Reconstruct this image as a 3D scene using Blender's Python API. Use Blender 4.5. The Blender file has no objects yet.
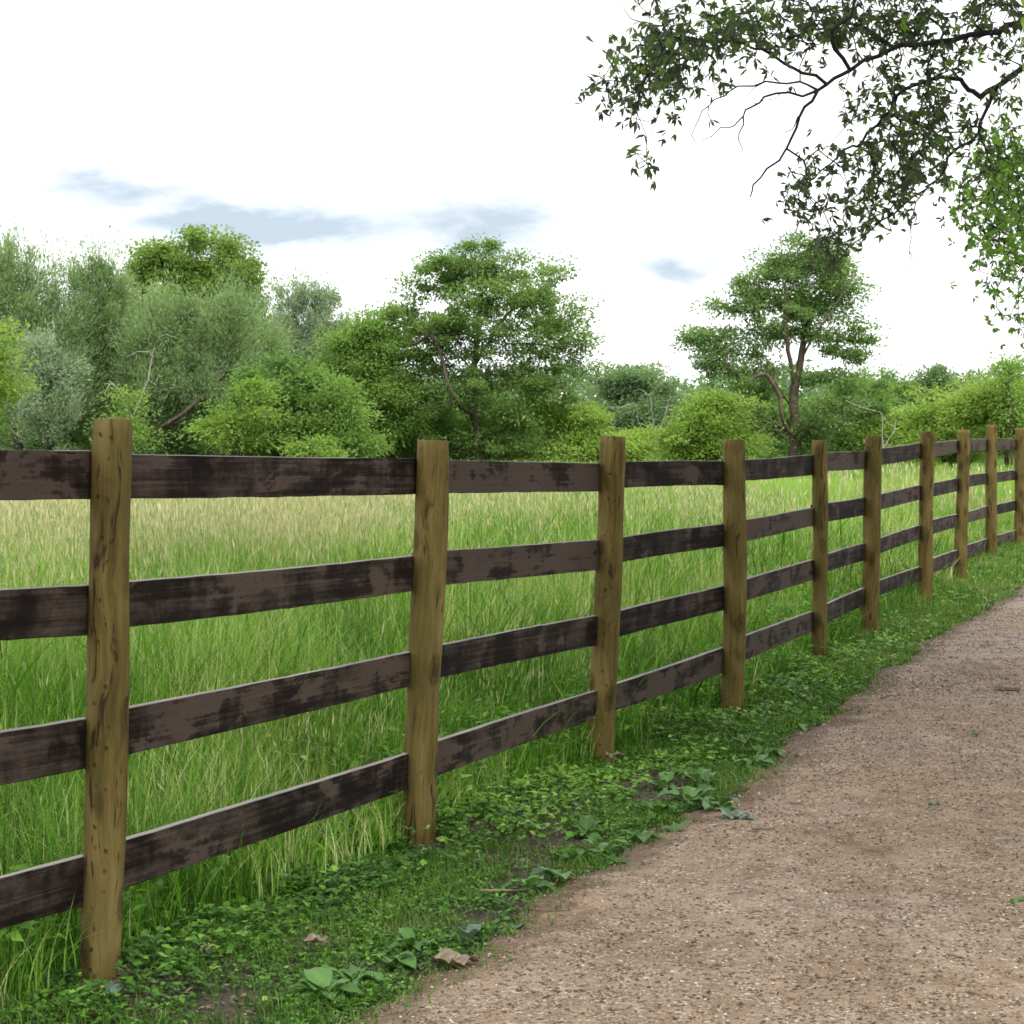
import bpy, math, random
import numpy as np
from mathutils import Vector, Matrix, Quaternion

R = np.random.default_rng(7)
random.seed(7)
sc = bpy.context.scene
C = sc.collection
F = 2000.0                     # focal length in pixels
EYE = 1.5
PITCH = math.atan(72.0 / F)
cp, sp = math.cos(PITCH), math.sin(PITCH)


def P(px, py, d):
    """world point at forward distance d (metres) seen in direction px, py"""
    u = (px - 512) / F; v = (512 - py) / F
    dy = cp + v * sp; dz = -sp + v * cp
    return np.array([u * d / dy, d, EYE + dz * d / dy])


def sstep(a, b, x):
    t = np.clip((np.asarray(x, float) - a) / (b - a), 0, 1)
    return t * t * (3 - 2 * t)


def G(x, y):
    """ground height"""
    return 0.10 * sstep(12, 26, y)


# ---------------------------------------------------------------- noise
_tab = R.random((256, 256))


def vnoise(x, y, s=1.0, o=0.0):
    x = np.asarray(x, float) * s + 31.7 + o; y = np.asarray(y, float) * s + 17.3 + o * 1.7
    xi = np.floor(x).astype(int); yi = np.floor(y).astype(int)
    fx = x - xi; fy = y - yi
    fx = fx * fx * (3 - 2 * fx); fy = fy * fy * (3 - 2 * fy)
    a = _tab[xi % 256, yi % 256]; b = _tab[(xi + 1) % 256, yi % 256]
    c = _tab[xi % 256, (yi + 1) % 256]; d = _tab[(xi + 1) % 256, (yi + 1) % 256]
    return (a * (1 - fx) + b * fx) * (1 - fy) + (c * (1 - fx) + d * fx) * fy


def fbm(x, y, s=1.0, o=0.0):
    return .5 * vnoise(x, y, s, o) + .3 * vnoise(x, y, s * 2.1, o + 5) + .2 * vnoise(x, y, s * 4.3, o + 9)


# ---------------------------------------------------------------- mesh helpers
def mesh_obj(name, V, T, mat, parent=None, tint=None, tint_face=None, smooth=False, k=3):
    V = np.ascontiguousarray(V, dtype=np.float32); T = np.ascontiguousarray(T, dtype=np.int32)
    me = bpy.data.meshes.new(name)
    me.vertices.add(len(V)); me.vertices.foreach_set('co', V.ravel())
    n = len(T)
    me.loops.add(n * k); me.loops.foreach_set('vertex_index', T.ravel())
    me.polygons.add(n)
    me.polygons.foreach_set('loop_start', np.arange(0, n * k, k, dtype=np.int32))
    me.polygons.foreach_set('loop_total', np.full(n, k, dtype=np.int32))
    me.update(calc_edges=True)
    if smooth:
        me.polygons.foreach_set('use_smooth', np.ones(n, dtype=bool))
    if tint is not None:
        a = me.attributes.new('tint', 'FLOAT', 'POINT')
        a.data.foreach_set('value', np.asarray(tint, dtype=np.float32))
    if mat: me.materials.append(mat)
    o = bpy.data.objects.new(name, me); C.objects.link(o)
    if parent is not None: o.parent = parent
    return o


def empty(name, loc=(0, 0, 0)):
    o = bpy.data.objects.new(name, None); C.objects.link(o)
    o.location = loc; o.empty_display_size = .2
    return o


def tag(o, label=None, cat=None, group=None, kind=None):
    if label: o['label'] = label
    if cat: o['category'] = cat
    if group: o['group'] = group
    if kind: o['kind'] = kind
    return o


def unit(a):
    return a / np.maximum(np.linalg.norm(a, axis=-1, keepdims=True), 1e-9)


def leaves(name, c, dr, nm, L, W, tint, mat, parent=None, origin=(0, 0, 0), fold=.25):
    """folded pointed leaves, two triangles each: c base points, dr direction, nm normal"""
    N = len(c)
    dr = unit(dr); sd = unit(np.cross(dr, nm)); nm = np.cross(sd, dr)
    L = np.broadcast_to(L, (N,))[:, None]; W = np.broadcast_to(W, (N,))[:, None]
    c = c - np.array(origin)
    b = c; t = c + dr * L
    m = c + dr * L * .45 + nm * W * fold
    l = m + sd * W * .5; r = m - sd * W * .5
    V = np.stack([b, l, t, r], 1).reshape(-1, 3)
    i = np.arange(N)[:, None] * 4
    T = np.stack([i + [0, 2, 1], i + [0, 3, 2]], 1).reshape(-1, 3)
    return mesh_obj(name, V, T, mat, parent, np.repeat(tint, 4))


def blades_geo(p, h, w, az, lean, nseg):
    """tapered bending grass blades -> V, T"""
    N = len(p); k = nseg
    dx = np.stack([np.cos(az), np.sin(az), np.zeros(N)], 1)
    tw = az + math.pi / 2 + R.normal(0, .7, N)
    sx = np.stack([np.cos(tw), np.sin(tw), np.zeros(N)], 1)
    rows = []
    for j in range(k):
        t = j / k
        cpt = p + dx * (lean * h * t ** 2.0)[:, None]
        cpt[:, 2] += h * (t - .38 * lean * t * t)
        ww = w * (1 - t) ** .55
        rows.append(cpt - sx * (ww / 2)[:, None]); rows.append(cpt + sx * (ww / 2)[:, None])
    tip = p + dx * (lean * h)[:, None]; tip[:, 2] += h * (1 - .38 * lean)
    rows.append(tip)
    V = np.stack(rows, 1).reshape(-1, 3); nv = 2 * k + 1
    tri = []
    for j in range(k - 1):
        a = 2 * j; tri += [[a, a + 1, a + 3], [a, a + 3, a + 2]]
    a = 2 * (k - 1); tri += [[a, a + 1, a + 2]]
    T = (np.arange(N)[:, None, None] * nv + np.array(tri)[None]).reshape(-1, 3)
    return V, T, nv


class Batch:
    def __init__(s): s.V = []; s.T = []; s.t = []; s.n = 0
    def add(s, V, T, t):
        s.V.append(V); s.T.append(T + s.n); s.t.append(t); s.n += len(V)
    def blades(s, p, h, w, az, lean, nseg, tint):
        V, T, nv = blades_geo(p, h, w, az, lean, nseg); s.add(V, T, np.repeat(tint, nv))
    def leaf(s, c, dr, nm, L, W, tint, fold=.25):
        N = len(c)
        dr = unit(dr); sd = unit(np.cross(dr, nm)); nm = np.cross(sd, dr)
        L = np.broadcast_to(L, (N,))[:, None]; W = np.broadcast_to(W, (N,))[:, None]
        t = c + dr * L; m = c + dr * L * .45 + nm * W * fold
        V = np.stack([c, m + sd * W * .5, t, m - sd * W * .5], 1).reshape(-1, 3)
        i = np.arange(N)[:, None] * 4
        T = np.stack([i + [0, 2, 1], i + [0, 3, 2]], 1).reshape(-1, 3)
        s.add(V, T, np.repeat(tint, 4))
    def build(s, name, mat, parent=None):
        return mesh_obj(name, np.concatenate(s.V), np.concatenate(s.T), mat, parent, np.concatenate(s.t))


# ---------------------------------------------------------------- materials
def newmat(name):
    m = bpy.data.materials.new(name); m.use_nodes = True
    nt = m.node_tree; nt.nodes.clear()
    return m, nt, nt.nodes, nt.links


def N_(nt, typ, **kw):
    n = nt.nodes.new(typ)
    for k, v in kw.items():
        if k.startswith('i_'):
            n.inputs[k[2:].replace('_', ' ')].default_value = v
        else: setattr(n, k, v)
    return n


def ramp(nt, fac, stops, interp='LINEAR'):
    r = nt.nodes.new('ShaderNodeValToRGB'); r.color_ramp.interpolation = interp
    el = r.color_ramp.elements
    while len(el) < len(stops): el.new(.5)
    for e, (p, c) in zip(el, stops):
        e.position = p; e.color = (*c, 1) if len(c) == 3 else c
    nt.links.new(fac, r.inputs['Fac']); return r.outputs['Color']


def math_(nt, op, a, b=None, c=None, clamp=False):
    n = nt.nodes.new('ShaderNodeMath'); n.operation = op; n.use_clamp = clamp
    for i, v in enumerate((a, b, c)):
        if v is None: continue
        if isinstance(v, (int, float)): n.inputs[i].default_value = v
        else: nt.links.new(v, n.inputs[i])
    return n.outputs[0]


def mix_(nt, fac, a, b, mode='MIX'):
    n = nt.nodes.new('ShaderNodeMix'); n.data_type = 'RGBA'; n.blend_type = mode
    for s, v in ((n.inputs['Factor'], fac), (n.inputs[6], a), (n.inputs[7], b)):
        if isinstance(v, (int, float)): s.default_value = v
        elif isinstance(v, tuple): s.default_value = (*v, 1)
        else: nt.links.new(v, s)
    return n.outputs[2]


def noise_(nt, vec, scale, detail=4, rough=.6, dist=0.0):
    n = N_(nt, 'ShaderNodeTexNoise'); n.inputs['Scale'].default_value = scale
    n.inputs['Detail'].default_value = detail; n.inputs['Roughness'].default_value = rough
    n.inputs['Distortion'].default_value = dist
    nt.links.new(vec, n.inputs['Vector']); return n.outputs['Fac']


def mapping_(nt, vec, scale=(1, 1, 1), loc=None):
    n = N_(nt, 'ShaderNodeMapping'); n.inputs['Scale'].default_value = scale
    nt.links.new(vec, n.inputs['Vector'])
    if loc is not None: nt.links.new(loc, n.inputs['Location'])
    return n.outputs['Vector']


def leafmat(name, stops, trans=.42, rough=.5, spec=.35, tcol=1.4, gain=1.0, tb=.74):
    m, nt, nd, lk = newmat(name)
    at = N_(nt, 'ShaderNodeAttribute', attribute_name='tint')
    col = ramp(nt, at.outputs['Fac'], [(p, tuple(min(.7, c * gain) for c in q)) for p, q in stops])
    pb = N_(nt, 'ShaderNodeBsdfPrincipled'); pb.inputs['Roughness'].default_value = rough
    pb.inputs['Specular IOR Level'].default_value = spec
    lk.new(col, pb.inputs['Base Color'])
    tr = N_(nt, 'ShaderNodeBsdfTranslucent')
    tc = mix_(nt, 1.0, col, (tcol * 1.05, tcol * 1.05, tcol * tb), 'MULTIPLY')
    lk.new(tc, tr.inputs['Color'])
    mx = N_(nt, 'ShaderNodeMixShader'); mx.inputs[0].default_value = trans
    lk.new(pb.outputs[0], mx.inputs[1]); lk.new(tr.outputs[0], mx.inputs[2])
    out = N_(nt, 'ShaderNodeOutputMaterial'); lk.new(mx.outputs[0], out.inputs['Surface'])
    return m


def barkmat(name, a, b, scale=8.0):
    m, nt, nd, lk = newmat(name)
    tc = N_(nt, 'ShaderNodeTexCoord')
    v = mapping_(nt, tc.outputs['Object'], (1, 1, .25))
    n1 = noise_(nt, v, scale, 5, .65)
    col = ramp(nt, n1, [(.3, a), (.7, b)])
    pb = N_(nt, 'ShaderNodeBsdfPrincipled'); pb.inputs['Roughness'].default_value = .9
    pb.inputs['Specular IOR Level'].default_value = .2
    lk.new(col, pb.inputs['Base Color'])
    bp = N_(nt, 'ShaderNodeBump'); bp.inputs['Strength'].default_value = .6; bp.inputs['Distance'].default_value = .02
    lk.new(n1, bp.inputs['Height']); lk.new(bp.outputs[0], pb.inputs['Normal'])
    out = N_(nt, 'ShaderNodeOutputMaterial'); lk.new(pb.outputs[0], out.inputs['Surface'])
    return m


M = {}
M['bark'] = barkmat('bark', (.045, .036, .028), (.13, .105, .085))
M['bark_warm'] = barkmat('bark_warm', (.07, .05, .036), (.17, .125, .09))
M['bark_dark'] = barkmat('bark_dark', (.012, .011, .012), (.05, .045, .045), 14)
M['bark_pale'] = barkmat('bark_pale', (.22, .20, .17), (.42, .39, .34))

M['lf_walnut'] = leafmat('leaf_walnut', [(0, (0.0650, 0.1254, 0.0291)), (.5, (0.1400, 0.2408, 0.0627)), (1, (0.2408, 0.3640, 0.1120))], trans=.48, spec=.2, rough=.6)
M['lf_oak'] = leafmat('leaf_oak', [(0, (0.0672, 0.1288, 0.0403)), (.5, (0.1456, 0.2464, 0.0784)), (1, (0.2464, 0.3696, 0.1288))], trans=.48, spec=.2, rough=.6)
M['lf_willow'] = leafmat('leaf_willow', [(0, (.115, .185, .078)), (.5, (.21, .31, .138)), (1, (.33, .44, .23))], trans=.48, spec=.2, rough=.6)
M['lf_silver'] = leafmat('leaf_silver', [(0, (0.1430, 0.2090, 0.1320)), (.5, (0.2420, 0.3300, 0.2090)), (1, (0.3960, 0.4840, 0.3410))], trans=.5, spec=.2, rough=.6)
M['lf_poplar'] = leafmat('leaf_poplar', [(0, (0.0935, 0.1595, 0.0330)), (.5, (0.1705, 0.2750, 0.0605)), (1, (0.2750, 0.3960, 0.1100))], trans=.5, spec=.2, rough=.6)
M['lf_lime'] = leafmat('leaf_lime', [(0, (0.1260, 0.2258, 0.0399)), (.5, (0.2467, 0.3675, 0.0788)), (1, (0.3780, 0.5040, 0.1365))], trans=.48, spec=.2, rough=.6)
M['lf_mid'] = leafmat('leaf_mid', [(0, (0.1020, 0.1860, 0.0408)), (.5, (0.1800, 0.3000, 0.0720)), (1, (0.3000, 0.4440, 0.1200))], trans=.5, spec=.2, rough=.6)
M['lf_dark'] = leafmat('leaf_dark', [(0, (0.0540, 0.1148, 0.0297)), (.5, (0.1080, 0.2093, 0.0567)), (1, (0.2025, 0.3375, 0.0878))], trans=.5, spec=.2, rough=.6)
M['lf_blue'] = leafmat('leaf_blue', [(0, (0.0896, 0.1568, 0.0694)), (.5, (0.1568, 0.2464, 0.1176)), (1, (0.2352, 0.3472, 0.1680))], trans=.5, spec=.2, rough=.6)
M['lf_near'] = leafmat('leaf_near', [(0, (.045, .065, .034)), (.5, (.085, .12, .056)), (.8, (.11, .19, .04)), (1, (.17, .30, .04))], trans=.45, tcol=1.4)
M['lf_bright'] = leafmat('leaf_bright', [(0, (.05, .095, .03)), (.5, (.12, .24, .035)), (1, (.22, .38, .05))], trans=.45)

M['grass'] = leafmat('grass', [(0, (0.0202, 0.0650, 0.0056)), (.35, (0.0672, 0.1848, 0.0157)), (.7, (0.1680, 0.3472, 0.0381)), (.9, (0.3360, 0.4704, 0.1344)), (1, (0.5376, 0.5376, 0.2800))], trans=.34, rough=.5, spec=.2, tb=.45)
M['grass_far'] = leafmat('grass_far', [(0, (0.1050, 0.2205, 0.0315)), (.5, (0.2100, 0.3570, 0.0693)), (1, (0.3360, 0.4620, 0.1365))], trans=.35, spec=.15, tb=.5)
M['seed'] = leafmat('seed', [(0, (.24, .31, .10)), (.5, (.50, .48, .27)), (1, (.72, .65, .45))], trans=.35, rough=.7, tcol=1.0)
M['cover'] = leafmat('cover', [(0, (0.0116, 0.0394, 0.0046)), (.4, (0.0348, 0.1067, 0.0093)), (.75, (0.0905, 0.2204, 0.0198)), (1, (0.1972, 0.3596, 0.0441))], trans=.15, rough=.5, spec=.3, tb=.4)
M['verge'] = leafmat('verge_grass', [(0, (0.0219, 0.0608, 0.0061)), (.5, (0.0608, 0.1519, 0.0134)), (.85, (0.1336, 0.2551, 0.0316)), (1, (0.2916, 0.2795, 0.1336))], trans=.18, rough=.55, spec=.2, tb=.4)
M['weed'] = leafmat('weed', [(0, (.032, .095, .016)), (.5, (.075, .18, .034)), (1, (.15, .28, .07))], trans=.2, rough=.42, spec=.4, tb=.5)
M['weed_blue'] = leafmat('weed_blue', [(0, (.06, .11, .07)), (1, (.12, .19, .13))], trans=.15, rough=.3, spec=.6)


def woodmat_rail():
    m, nt, nd, lk = newmat('stained_board')
    tc = N_(nt, 'ShaderNodeTexCoord'); oi = N_(nt, 'ShaderNodeObjectInfo')
    off = math_(nt, 'MULTIPLY', oi.outputs['Random'], 37.0)
    cb = N_(nt, 'ShaderNodeCombineXYZ'); lk.new(off, cb.inputs[0]); lk.new(off, cb.inputs[2])
    v = mapping_(nt, tc.outputs['Object'], (1, 1, 1), cb.outputs[0])
    grain = noise_(nt, mapping_(nt, v, (1.6, 30, 75)), 1.0, 5, .6, .3)
    blot = noise_(nt, mapping_(nt, v, (3.2, 1, 8)), 1.0, 6, .66, .35)
    drip = noise_(nt, mapping_(nt, v, (11, 1, 2.4)), 1.0, 5, .6, .6)
    fine = noise_(nt, mapping_(nt, v, (60, 1, 90)), 1.0, 3, .7)
    a = math_(nt, 'MULTIPLY', blot, 1.15)
    a = math_(nt, 'ADD', a, math_(nt, 'MULTIPLY', drip, .30))
    a = math_(nt, 'ADD', a, math_(nt, 'MULTIPLY', grain, .32))
    a = math_(nt, 'ADD', a, math_(nt, 'MULTIPLY', fine, .10))
    a = math_(nt, 'ADD', a, math_(nt, 'MULTIPLY', math_(nt, 'SUBTRACT', oi.outputs['Random'], .42), .22))
    col = ramp(nt, a, [(.80, (.0065, .0045, .0036)), (.93, (.014, .010, .008)), (1.02, (.032, .023, .018)), (1.16, (.062, .0465, .037))])
    wear = noise_(nt, mapping_(nt, v, (3.4, 1, 4.5)), 1.0, 5, .66, .3)
    wr = ramp(nt, math_(nt, 'ADD', math_(nt, 'MULTIPLY', wear, .7), math_(nt, 'ADD', math_(nt, 'MULTIPLY', grain, .22), math_(nt, 'MULTIPLY', drip, .18))), [(.52, (0, 0, 0)), (.66, (.9, .9, .9))])
    tone = ramp(nt, math_(nt, 'ADD', math_(nt, 'MULTIPLY', grain, .6), math_(nt, 'MULTIPLY', fine, .5)), [(.35, (.026, .019, .0148)), (.72, (.075, .0565, .045))])
    col = mix_(nt, wr, col, tone)
    # chipped bare wood patches
    ch = noise_(nt, mapping_(nt, v, (6, 1, 16)), 1.0, 6, .72, .3)
    chm = ramp(nt, ch, [(.69, (0, 0, 0)), (.73, (1, 1, 1))])
    col = mix_(nt, chm, col, (.17, .135, .10))
    # pale upper edge: light from above painted into the colour, by face direction
    sx = N_(nt, 'ShaderNodeSeparateXYZ'); lk.new(tc.outputs['Normal'], sx.inputs[0])
    top = math_(nt, 'GREATER_THAN', sx.outputs[2], .7)
    tcol = ramp(nt, grain, [(.3, (.12, .11, .10)), (.7, (.27, .255, .235))])
    col = mix_(nt, top, col, tcol)
    pb = N_(nt, 'ShaderNodeBsdfPrincipled'); lk.new(col, pb.inputs['Base Color'])
    pb.inputs['Roughness'].default_value = .85; pb.inputs['Specular IOR Level'].default_value = .10
    bp = N_(nt, 'ShaderNodeBump'); bp.inputs['Strength'].default_value = .5; bp.inputs['Distance'].default_value = .004
    lk.new(math_(nt, 'ADD', grain, math_(nt, 'MULTIPLY', ch, .6)), bp.inputs['Height']); lk.new(bp.outputs[0], pb.inputs['Normal'])
    out = N_(nt, 'ShaderNodeOutputMaterial'); lk.new(pb.outputs[0], out.inputs['Surface'])
    return m


def woodmat_post(incised):
    m, nt, nd, lk = newmat('treated_post_incised' if incised else 'treated_post')
    tc = N_(nt, 'ShaderNodeTexCoord'); oi = N_(nt, 'ShaderNodeObjectInfo')
    off = math_(nt, 'MULTIPLY', oi.outputs['Random'], 53.0)
    cb = N_(nt, 'ShaderNodeCombineXYZ'); lk.new(off, cb.inputs[2]); lk.new(off, cb.inputs[0])
    v = mapping_(nt, tc.outputs['Object'], (1, 1, 1), cb.outputs[0])
    warp = noise_(nt, mapping_(nt, v, (6, 6, 3)), 1.0, 2, .5)
    wv = N_(nt, 'ShaderNodeCombineXYZ'); lk.new(math_(nt, 'MULTIPLY', warp, .10), wv.inputs[0])
    va = N_(nt, 'ShaderNodeVectorMath', operation='ADD'); lk.new(v, va.inputs[0]); lk.new(wv.outputs[0], va.inputs[1])
    grain = noise_(nt, mapping_(nt, va.outputs[0], (70, 70, 2.2)), 1.0, 5, .6)
    big = noise_(nt, mapping_(nt, v, (9, 9, 2.6)), 1.0, 4, .6, .4)
    fib = noise_(nt, mapping_(nt, v, (230, 230, 9)), 1.0, 3, .7)
    a = math_(nt, 'ADD', math_(nt, 'ADD', math_(nt, 'MULTIPLY', grain, .40), math_(nt, 'MULTIPLY', big, .6)), math_(nt, 'MULTIPLY', math_(nt, 'SUBTRACT', fib, .1), .22))
    col = ramp(nt, a, [(.38, (.030, .021, .006)), (.48, (.078, .056, .016)), (.60, (.125, .092, .028)), (.78, (.19, .145, .055))])
    # greenish preservative patches
    gp = noise_(nt, mapping_(nt, v, (7, 7, 1.5)), 1.0, 3, .5)
    col = mix_(nt, math_(nt, 'MULTIPLY', ramp(nt, gp, [(.45, (0, 0, 0)), (.7, (1, 1, 1))]), .45), col, (.055, .052, .014))
    # dark checks running down the grain
    ck = noise_(nt, mapping_(nt, va.outputs[0], (34, 34, 3.2)), 1.0, 3, .7, .5)
    ckm = ramp(nt, ck, [(.60, (0, 0, 0)), (.66, (1, 1, 1))])
    col = mix_(nt, math_(nt, 'MULTIPLY', ckm, .85), col, (.016, .011, .006))
    # knots
    sp_ = N_(nt, 'ShaderNodeSeparateXYZ'); lk.new(va.outputs[0], sp_.inputs[0])
    vo = N_(nt, 'ShaderNodeTexVoronoi'); vo.inputs['Scale'].default_value = 1.0; vo.inputs['Randomness'].default_value = 1.0
    lk.new(mapping_(nt, va.outputs[0], (9, 9, 4.2)), vo.inputs['Vector'])
    kn = vo.outputs['Distance']
    km = ramp(nt, kn, [(.10, (1, 1, 1)), (.15, (.45, .45, .45)), (.19, (.8, .8, .8)), (.30, (0, 0, 0))])
    col = mix_(nt, math_(nt, 'MULTIPLY', km, .85), col, (.030, .022, .007))
    h = math_(nt, 'ADD', grain, math_(nt, 'MULTIPLY', ckm, -1.2))
    if incised:
        # two columns of incising marks down the front face
        so = N_(nt, 'ShaderNodeSeparateXYZ'); lk.new(tc.outputs['Object'], so.inputs[0])
        jx = math_(nt, 'MULTIPLY', math_(nt, 'SUBTRACT', noise_(nt, mapping_(nt, v, (1, 1, 11)), 1.0, 1, .5), .5), .05)
        fx = math_(nt, 'ABSOLUTE', math_(nt, 'SUBTRACT', math_(nt, 'ABSOLUTE', math_(nt, 'ADD', math_(nt, 'ADD', so.outputs[0], .006), jx)), .0145))
        zz = math_(nt, 'ADD', math_(nt, 'MULTIPLY', so.outputs[2], 17.5), math_(nt, 'MULTIPLY', math_(nt, 'SIGN', so.outputs[0]), .08))
        fz = math_(nt, 'ABSOLUTE', math_(nt, 'SUBTRACT', math_(nt, 'FRACT', zz), .5))
        dz = math_(nt, 'DIVIDE', fz, 17.5)
        r = math_(nt, 'SQRT', math_(nt, 'ADD', math_(nt, 'POWER', fx, 2.0), math_(nt, 'MULTIPLY', math_(nt, 'POWER', dz, 2.0), .45)))
        dm = ramp(nt, math_(nt, 'MULTIPLY', r, 100), [(.34, (1, 1, 1)), (.62, (0, 0, 0))])
        cid = math_(nt, 'FLOOR', zz)
        wn = N_(nt, 'ShaderNodeTexWhiteNoise', noise_dimensions='1D')
        lk.new(math_(nt, 'ADD', cid, math_(nt, 'MULTIPLY', math_(nt, 'SIGN', so.outputs[0]), 71.3)), wn.inputs['W'])
        on = math_(nt, 'MULTIPLY', math_(nt, 'SUBTRACT', wn.outputs['Value'], .25, clamp=True), 1.6, clamp=True)
        fr = math_(nt, 'LESS_THAN', so.outputs[1], 0.0)
        dm = math_(nt, 'MULTIPLY', math_(nt, 'MULTIPLY', dm, on), fr)
        col = mix_(nt, math_(nt, 'MULTIPLY', dm, .8), col, (.035, .024, .008))
        h = math_(nt, 'ADD', h, math_(nt, 'MULTIPLY', dm, -2.5))
    pb = N_(nt, 'ShaderNodeBsdfPrincipled'); lk.new(col, pb.inputs['Base Color'])
    pb.inputs['Roughness'].default_value = .8; pb.inputs['Specular IOR Level'].default_value = .12
    bp = N_(nt, 'ShaderNodeBump'); bp.inputs['Strength'].default_value = .55; bp.inputs['Distance'].default_value = .003
    lk.new(h, bp.inputs['Height']); lk.new(bp.outputs[0], pb.inputs['Normal'])
    out = N_(nt, 'ShaderNodeOutputMaterial'); lk.new(pb.outputs[0], out.inputs['Surface'])
    return m


M['rail'] = woodmat_rail(); M['post'] = woodmat_post(False); M['post_inc'] = woodmat_post(True)


def groundmat():
    m, nt, nd, lk = newmat('soil')
    tc = N_(nt, 'ShaderNodeTexCoord')
    n1 = noise_(nt, tc.outputs['Object'], 2.0, 6, .65)
    n2 = noise_(nt, tc.outputs['Object'], 45.0, 5, .7)
    a = math_(nt, 'ADD', math_(nt, 'MULTIPLY', n1, .5), math_(nt, 'MULTIPLY', n2, .5))
    col = ramp(nt, a, [(.35, (.022, .014, .010)), (.5, (.050, .034, .024)), (.62, (.10, .072, .052))])
    gr = noise_(nt, tc.outputs['Object'], .35, 4, .6)
    col = mix_(nt, ramp(nt, gr, [(.40, (.0, .0, .0)), (.65, (.35, .35, .35))]), col, (.04, .060, .016))
    pb = N_(nt, 'ShaderNodeBsdfPrincipled'); lk.new(col, pb.inputs['Base Color']); pb.inputs['Roughness'].default_value = .95
    bp = N_(nt, 'ShaderNodeBump'); bp.inputs['Strength'].default_value = .8; bp.inputs['Distance'].default_value = .02
    lk.new(n2, bp.inputs['Height']); lk.new(bp.outputs[0], pb.inputs['Normal'])
    out = N_(nt, 'ShaderNodeOutputMaterial'); lk.new(pb.outputs[0], out.inputs['Surface'])
    return m


def pathmat():
    m, nt, nd, lk = newmat('crushed_gravel')
    tc = N_(nt, 'ShaderNodeTexCoord'); o = tc.outputs['Object']
    big = noise_(nt, o, .9, 5, .6); mid = noise_(nt, o, 7.0, 5, .65)
    vo = N_(nt, 'ShaderNodeTexVoronoi'); vo.inputs['Scale'].default_value = 120
    wv = N_(nt, 'ShaderNodeVectorMath', operation='ADD'); nz = N_(nt, 'ShaderNodeTexNoise'); nz.inputs['Scale'].default_value = 60
    lk.new(o, nz.inputs['Vector']); sc_ = N_(nt, 'ShaderNodeVectorMath', operation='SCALE'); sc_.inputs['Scale'].default_value = .012
    lk.new(nz.outputs['Color'], sc_.inputs[0]); lk.new(o, wv.inputs[0]); lk.new(sc_.outputs[0], wv.inputs[1])
    lk.new(wv.outputs[0], vo.inputs['Vector'])
    sp2 = N_(nt, 'ShaderNodeSeparateColor'); lk.new(vo.outputs['Color'], sp2.inputs[0])
    stone = ramp(nt, sp2.outputs[0], [(0, (.055, .038, .026)), (.25, (.15, .108, .074)), (.6, (.235, .178, .128)), (.88, (.32, .26, .20)), (1, (.50, .45, .39))])
    fines = ramp(nt, mid, [(.3, (.13, .092, .062)), (.5, (.22, .165, .118)), (.7, (.30, .235, .175))])
    f1 = ramp(nt, noise_(nt, o, 16, 4, .7), [(.42, (0, 0, 0)), (.6, (1, 1, 1))])
    col = mix_(nt, f1, fines, stone)
    # grey drier washes and brown damp patches
    g = ramp(nt, big, [(.40, (0, 0, 0)), (.62, (1, 1, 1))])
    col = mix_(nt, math_(nt, 'MULTIPLY', g, .5), col, mix_(nt, 1.0, col, (1.15, 1.28, 1.5), 'MULTIPLY'))
    # long compacted and scuffed streaks along the walking line
    sc2 = noise_(nt, mapping_(nt, o, (1.6, .7, 1)), 1.4, 6, .68)
    col = mix_(nt, ramp(nt, sc2, [(.50, (0, 0, 0)), (.66, (.75, .75, .75))]), col, mix_(nt, 1.0, col, (.62, .58, .54), 'MULTIPLY'))
    ed = N_(nt, 'ShaderNodeAttribute', attribute_name='tint')
    e = math_(nt, 'ADD', ed.outputs['Fac'], math_(nt, 'MULTIPLY', math_(nt, 'SUBTRACT', mid, .5), 1.6))
    em = ramp(nt, e, [(.25, (1, 1, 1)), (.75, (0, 0, 0))])
    col = mix_(nt, math_(nt, 'MULTIPLY', em, .7), col, (.085, .058, .042))
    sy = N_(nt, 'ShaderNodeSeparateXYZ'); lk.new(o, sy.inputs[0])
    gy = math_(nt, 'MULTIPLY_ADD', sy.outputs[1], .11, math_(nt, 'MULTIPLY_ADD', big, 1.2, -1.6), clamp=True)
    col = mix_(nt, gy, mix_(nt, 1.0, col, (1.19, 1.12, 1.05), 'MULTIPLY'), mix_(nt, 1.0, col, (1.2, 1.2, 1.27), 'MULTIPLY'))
    pb = N_(nt, 'ShaderNodeBsdfPrincipled'); lk.new(col, pb.inputs['Base Color']); pb.inputs['Roughness'].default_value = .9
    pb.inputs['Specular IOR Level'].default_value = .15
    bp = N_(nt, 'ShaderNodeBump'); bp.inputs['Strength'].default_value = 1.0; bp.inputs['Distance'].default_value = .006
    hh = math_(nt, 'ADD', math_(nt, 'MULTIPLY', vo.outputs['Distance'], -.8), math_(nt, 'ADD', math_(nt, 'MULTIPLY', mid, 1.5), math_(nt, 'MULTIPLY', noise_(nt, o, 130, 3, .6), .8)))
    lk.new(hh, bp.inputs['Height']); lk.new(bp.outputs[0], pb.inputs['Normal'])
    out = N_(nt, 'ShaderNodeOutputMaterial'); lk.new(pb.outputs[0], out.inputs['Surface'])
    return m


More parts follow.
